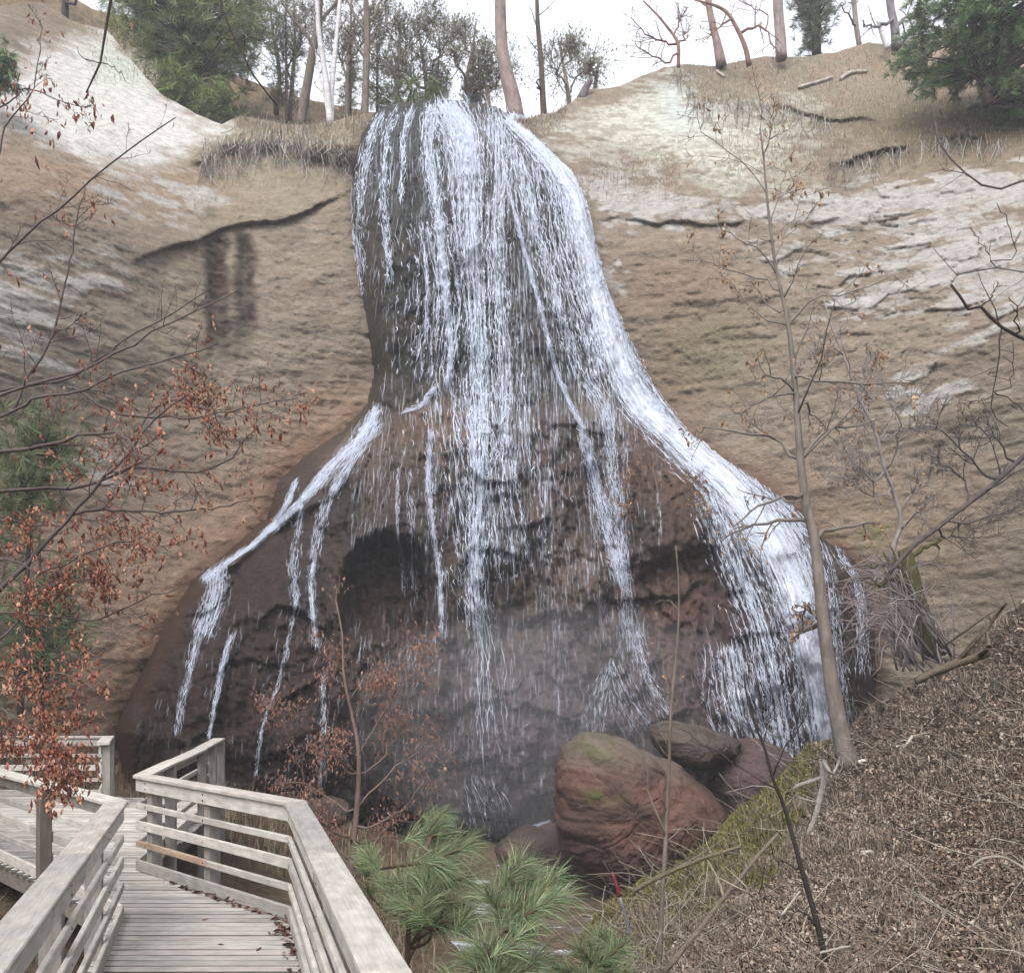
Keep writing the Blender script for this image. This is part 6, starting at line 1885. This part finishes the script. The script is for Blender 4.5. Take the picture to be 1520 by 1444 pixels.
    blades(mb, b, np.full(len(x), 0.55) * rng.uniform(0.6, 1.5, len(x)), 0.011, pick([(170, 150, 128), (146, 124, 104), (124, 104, 88), (132, 128, 96), (186, 168, 146)], len(x), rng), rng, lean=0.45)
    n = 2600
    x = rng.uniform(-14, -6.2, n); y = rng.uniform(17.2, 22, n)
    b = np.c_[x, y, ground_z(x, y)]
    blades(mb, b, np.full(n, 0.9), 0.014, pick([(160, 138, 118), (136, 112, 94), (116, 96, 82)], n, rng), rng, lean=0.5)
    x = rng.uniform(-7.5, -3.4, 2600); y = rng.uniform(6.2, 11.5, 2600)
    ok = sdf(dk, x, y) < -0.25
    x, y = x[ok], y[ok]
    blades(mb, np.c_[x, y, ground_z(x, y)], np.full(len(x), 0.8) * rng.uniform(0.6, 1.4, len(x)), 0.009, pick([(170, 150, 130), (140, 120, 102), (118, 98, 84)], len(x), rng), rng, lean=0.5)
    x = rng.uniform(-7.6, -4.9, 1500); y = rng.uniform(15.4, 18.6, 1500)
    ok = sdf([(-4.6, 16.3), (-6.2, 15.1), (-6.8, 16.8), (-12, 17), (-4.7, 10)], x, y) < 0
    x, y = x[ok], y[ok]
    blades(mb, np.c_[x, y, ground_z(x, y)], np.full(len(x), 0.95), 0.013, pick([(178, 158, 134), (150, 128, 106), (190, 172, 150)], len(x), rng), rng, lean=0.5)
    tag(mb.build('brush', M['grass']), 'dry brush and dead grass around the viewing deck', 'brush', kind='stuff')


def build_front_pine():
    """young long-needled pines beyond the right railing, their tops filling the bottom centre."""
    G = [(124, 148, 104), (146, 166, 116), (104, 128, 90), (170, 182, 142), (140, 140, 106)]

    def young(label, d, trunk, tufts, seed, ln=0.19):
        rng = np.random.default_rng(seed)
        tr = px_path(trunk, d, 14)
        gz = float(ground_z(tr[0][0], tr[0][1])) - 0.1
        base = np.array([tr[0][0] - 0.05, tr[0][1], gz])
        root = thing('pine_sapling', label, 'sapling', base, 'young long needled pines')
        full = resample(np.vstack([base, tr]), 22)
        mt = MB(); mt.tube(full, np.linspace(0.035, 0.010, 22), 8, srgb(112, 92, 80)); mt.build('trunk', M['bark'], root)
        extra = [(x + rng.normal(0, 26), y + rng.normal(0, 22) + 8, ax + rng.normal(0, .3), ay + rng.normal(0, .3), s * 0.95) for x, y, ax, ay, s in tufts]
        for x, y, ax, ay, s in tufts + extra:
            dd = d + rng.uniform(-0.45, 0.45)
            tip = P(x, y, dd)
            zt = tip[2] - 0.12
            i = np.argmin(np.abs(full[:, 2] - zt))
            b = full[i]
            dirv = unit(np.array([ax, rng.normal(0, 0.25), -ay]))
            L = resample([b, b + (tip - b) * 0.5 + np.array([0, 0, -0.05]), tip - dirv * 0.10, tip], 9)
            br = MB(); br.tube(L, np.linspace(0.011, 0.005, 9), 5, srgb(108, 84, 72))
            bo = br.build('branch', M['bark'], root)
            nd = MB()
            cs, axs = [], []
            for t in np.linspace(0, 1, 6):
                cs.append(tip - dirv * 0.15 * s * t + rng.normal(0, 0.008, 3)); axs.append(unit(dirv + rng.normal(0, 0.12, 3)))
            needles(nd, np.array(cs), np.array(axs), 30, ln * s, 0.0022, G, rng, droop=0.14, open_=0.75, back=0.3)
            bo['base'] = [float(v) for v in root['base']]
            nd.build('needle_tuft', M['needle'], bo)

    young('bushy young pine with long green needles just beyond the right railing', 5.4, [(604, 1444), (606, 1390), (612, 1320), (640, 1240)],
          [(660, 1232, .7, -.75, 1.0), (700, 1246, .9, -.4, 1.0), (640, 1270, -.2, -1, 1.0), (620, 1300, -.6, -.6, .9), (668, 1290, .8, -.4, 1.1), (700, 1300, .9, -.2, 1.0), (640, 1330, .2, -1, 1.0), (600, 1340, -.7, -.4, .9),
           (545, 1262, -.5, -.9, .7), (536, 1275, -.2, -1, .6), (570, 1300, -.5, -.7, .8), (690, 1340, .9, -.1, .9), (650, 1215, .6, -.9, .8), (612, 1370, -.3, -.6, .9), (665, 1360, .7, -.1, .9)], 801)
    young('spreading young pine filling the bottom centre of the view', 4.6, [(668, 1530), (680, 1480), (720, 1420), (770, 1340)],
          [(790, 1290, .4, -1, 1.0), (760, 1310, -.4, -1, .9), (826, 1300, .8, -.7, 1.0), (770, 1345, .1, -1, 1.0), (840, 1330, 1, -.3, .9), (800, 1350, .8, -.5, .9), (740, 1360, -.5, -.8, .9), (712, 1400, -.3, -1, .9),
           (760, 1400, .5, -.8, 1.0), (800, 1420, .8, -.3, .9), (690, 1420, -.7, -.6, .9), (730, 1450, .3, -.8, .9), (660, 1450, -.7, -.5, .9), (780, 1460, .7, -.4, .9), (690, 1470, -.3, -.9, .9)], 802)
    young('low pine sapling at the bottom beside the marker stake', 5.0, [(872, 1560), (876, 1500), (890, 1430)],
          [(890, 1395, .2, -1, .8), (920, 1405, .8, -.6, .8), (860, 1405, -.6, -.8, .8), (900, 1430, .5, -.8, .8), (870, 1440, -.4, -.8, .8), (930, 1440, .8, -.3, .7), (845, 1440, -.8, -.4, .7)], 803, 0.16)


def build_stake():
    p0 = hill_point(np.array([940.0]), np.array([1404.0]))[0]
    d = p0[1]
    p1, p2 = P(920, 1330, d - 0.1), P(909, 1294, d - 0.14)
    root = thing('marker_stake', 'thin grey marker stake with a red tip on the mossy bank', 'stake', p0)
    a = MB(); a.tube(resample([p0 - np.array([0, 0, 0.15]), p0, p1], 8), np.full(8, 0.014), 8, srgb(136, 140, 150)); a.build('rod', M['stake'], root)
    b = MB(); b.tube(resample([p1, p2], 6), np.array([0.017, 0.017, 0.017, 0.016, 0.013, 0.006]), 8, srgb(146, 56, 60)); b.build('tip', M['stake'], root)


M['birch'] = material('birch_bark', rough=0.7, fine=3.0, amt=0.35, bump=0.3, bump_scale=10, spec=0.25, stretch=(1, 1, 4))
build_back_hill()
build_rim_woods()
build_rim_grass()
build_logs()
build_near_trees()
build_left_branches()
build_front_pine()
build_stake()


def volume_material(name, density):
    m = bpy.data.materials.new(name); m.use_nodes = True
    n, l = m.node_tree.nodes, m.node_tree.links
    n.remove(n['Principled BSDF'])
    v = n.new('ShaderNodeVolumePrincipled')
    v.inputs['Color'].default_value = (0.93, 0.95, 1.0, 1)
    v.inputs['Density'].default_value = density
    v.inputs['Anisotropy'].default_value = 0.0
    l.new(v.outputs[0], n['Material Output'].inputs['Volume'])
    return m


def build_air():
    mb = MB()
    lo, hi = np.array([-95.0, -95.0, -5.0]), np.array([95.0, 95.0, 48.0])
    V = np.array([[x, y, z] for x in (lo[0], hi[0]) for y in (lo[1], hi[1]) for z in (lo[2], hi[2])])
    mb.add(V, [(0, 1, 3, 2), (4, 6, 7, 5), (0, 4, 5, 1), (2, 3, 7, 6), (0, 2, 6, 4), (1, 5, 7, 3)])
    o = mb.build('glare_veil', volume_material('glare_veil_air', 0.0013), smooth=False)  # added volume that lifts the darks the way veiling lens glare does
    tag(o, 'thin pale air volume added to lift the darks like veiling glare', 'glare_veil', kind='stuff')

    import bmesh
    bm = bmesh.new(); bmesh.ops.create_icosphere(bm, subdivisions=4, radius=1)
    V = np.array([v.co for v in bm.verts]); T = [[v.index for v in f.verts] for f in bm.faces]; bm.free()
    mb = MB()
    c = P(830, 1075, 21.6)
    mb.add(V * np.array([4.6, 1.5, 2.6]) + c, None, T)
    o = mb.build('mist', volume_material('spray_mist', 0.042), base=c)
    tag(o, 'faint white spray drifting before the lower face of the falls', 'mist', kind='stuff')


build_air()
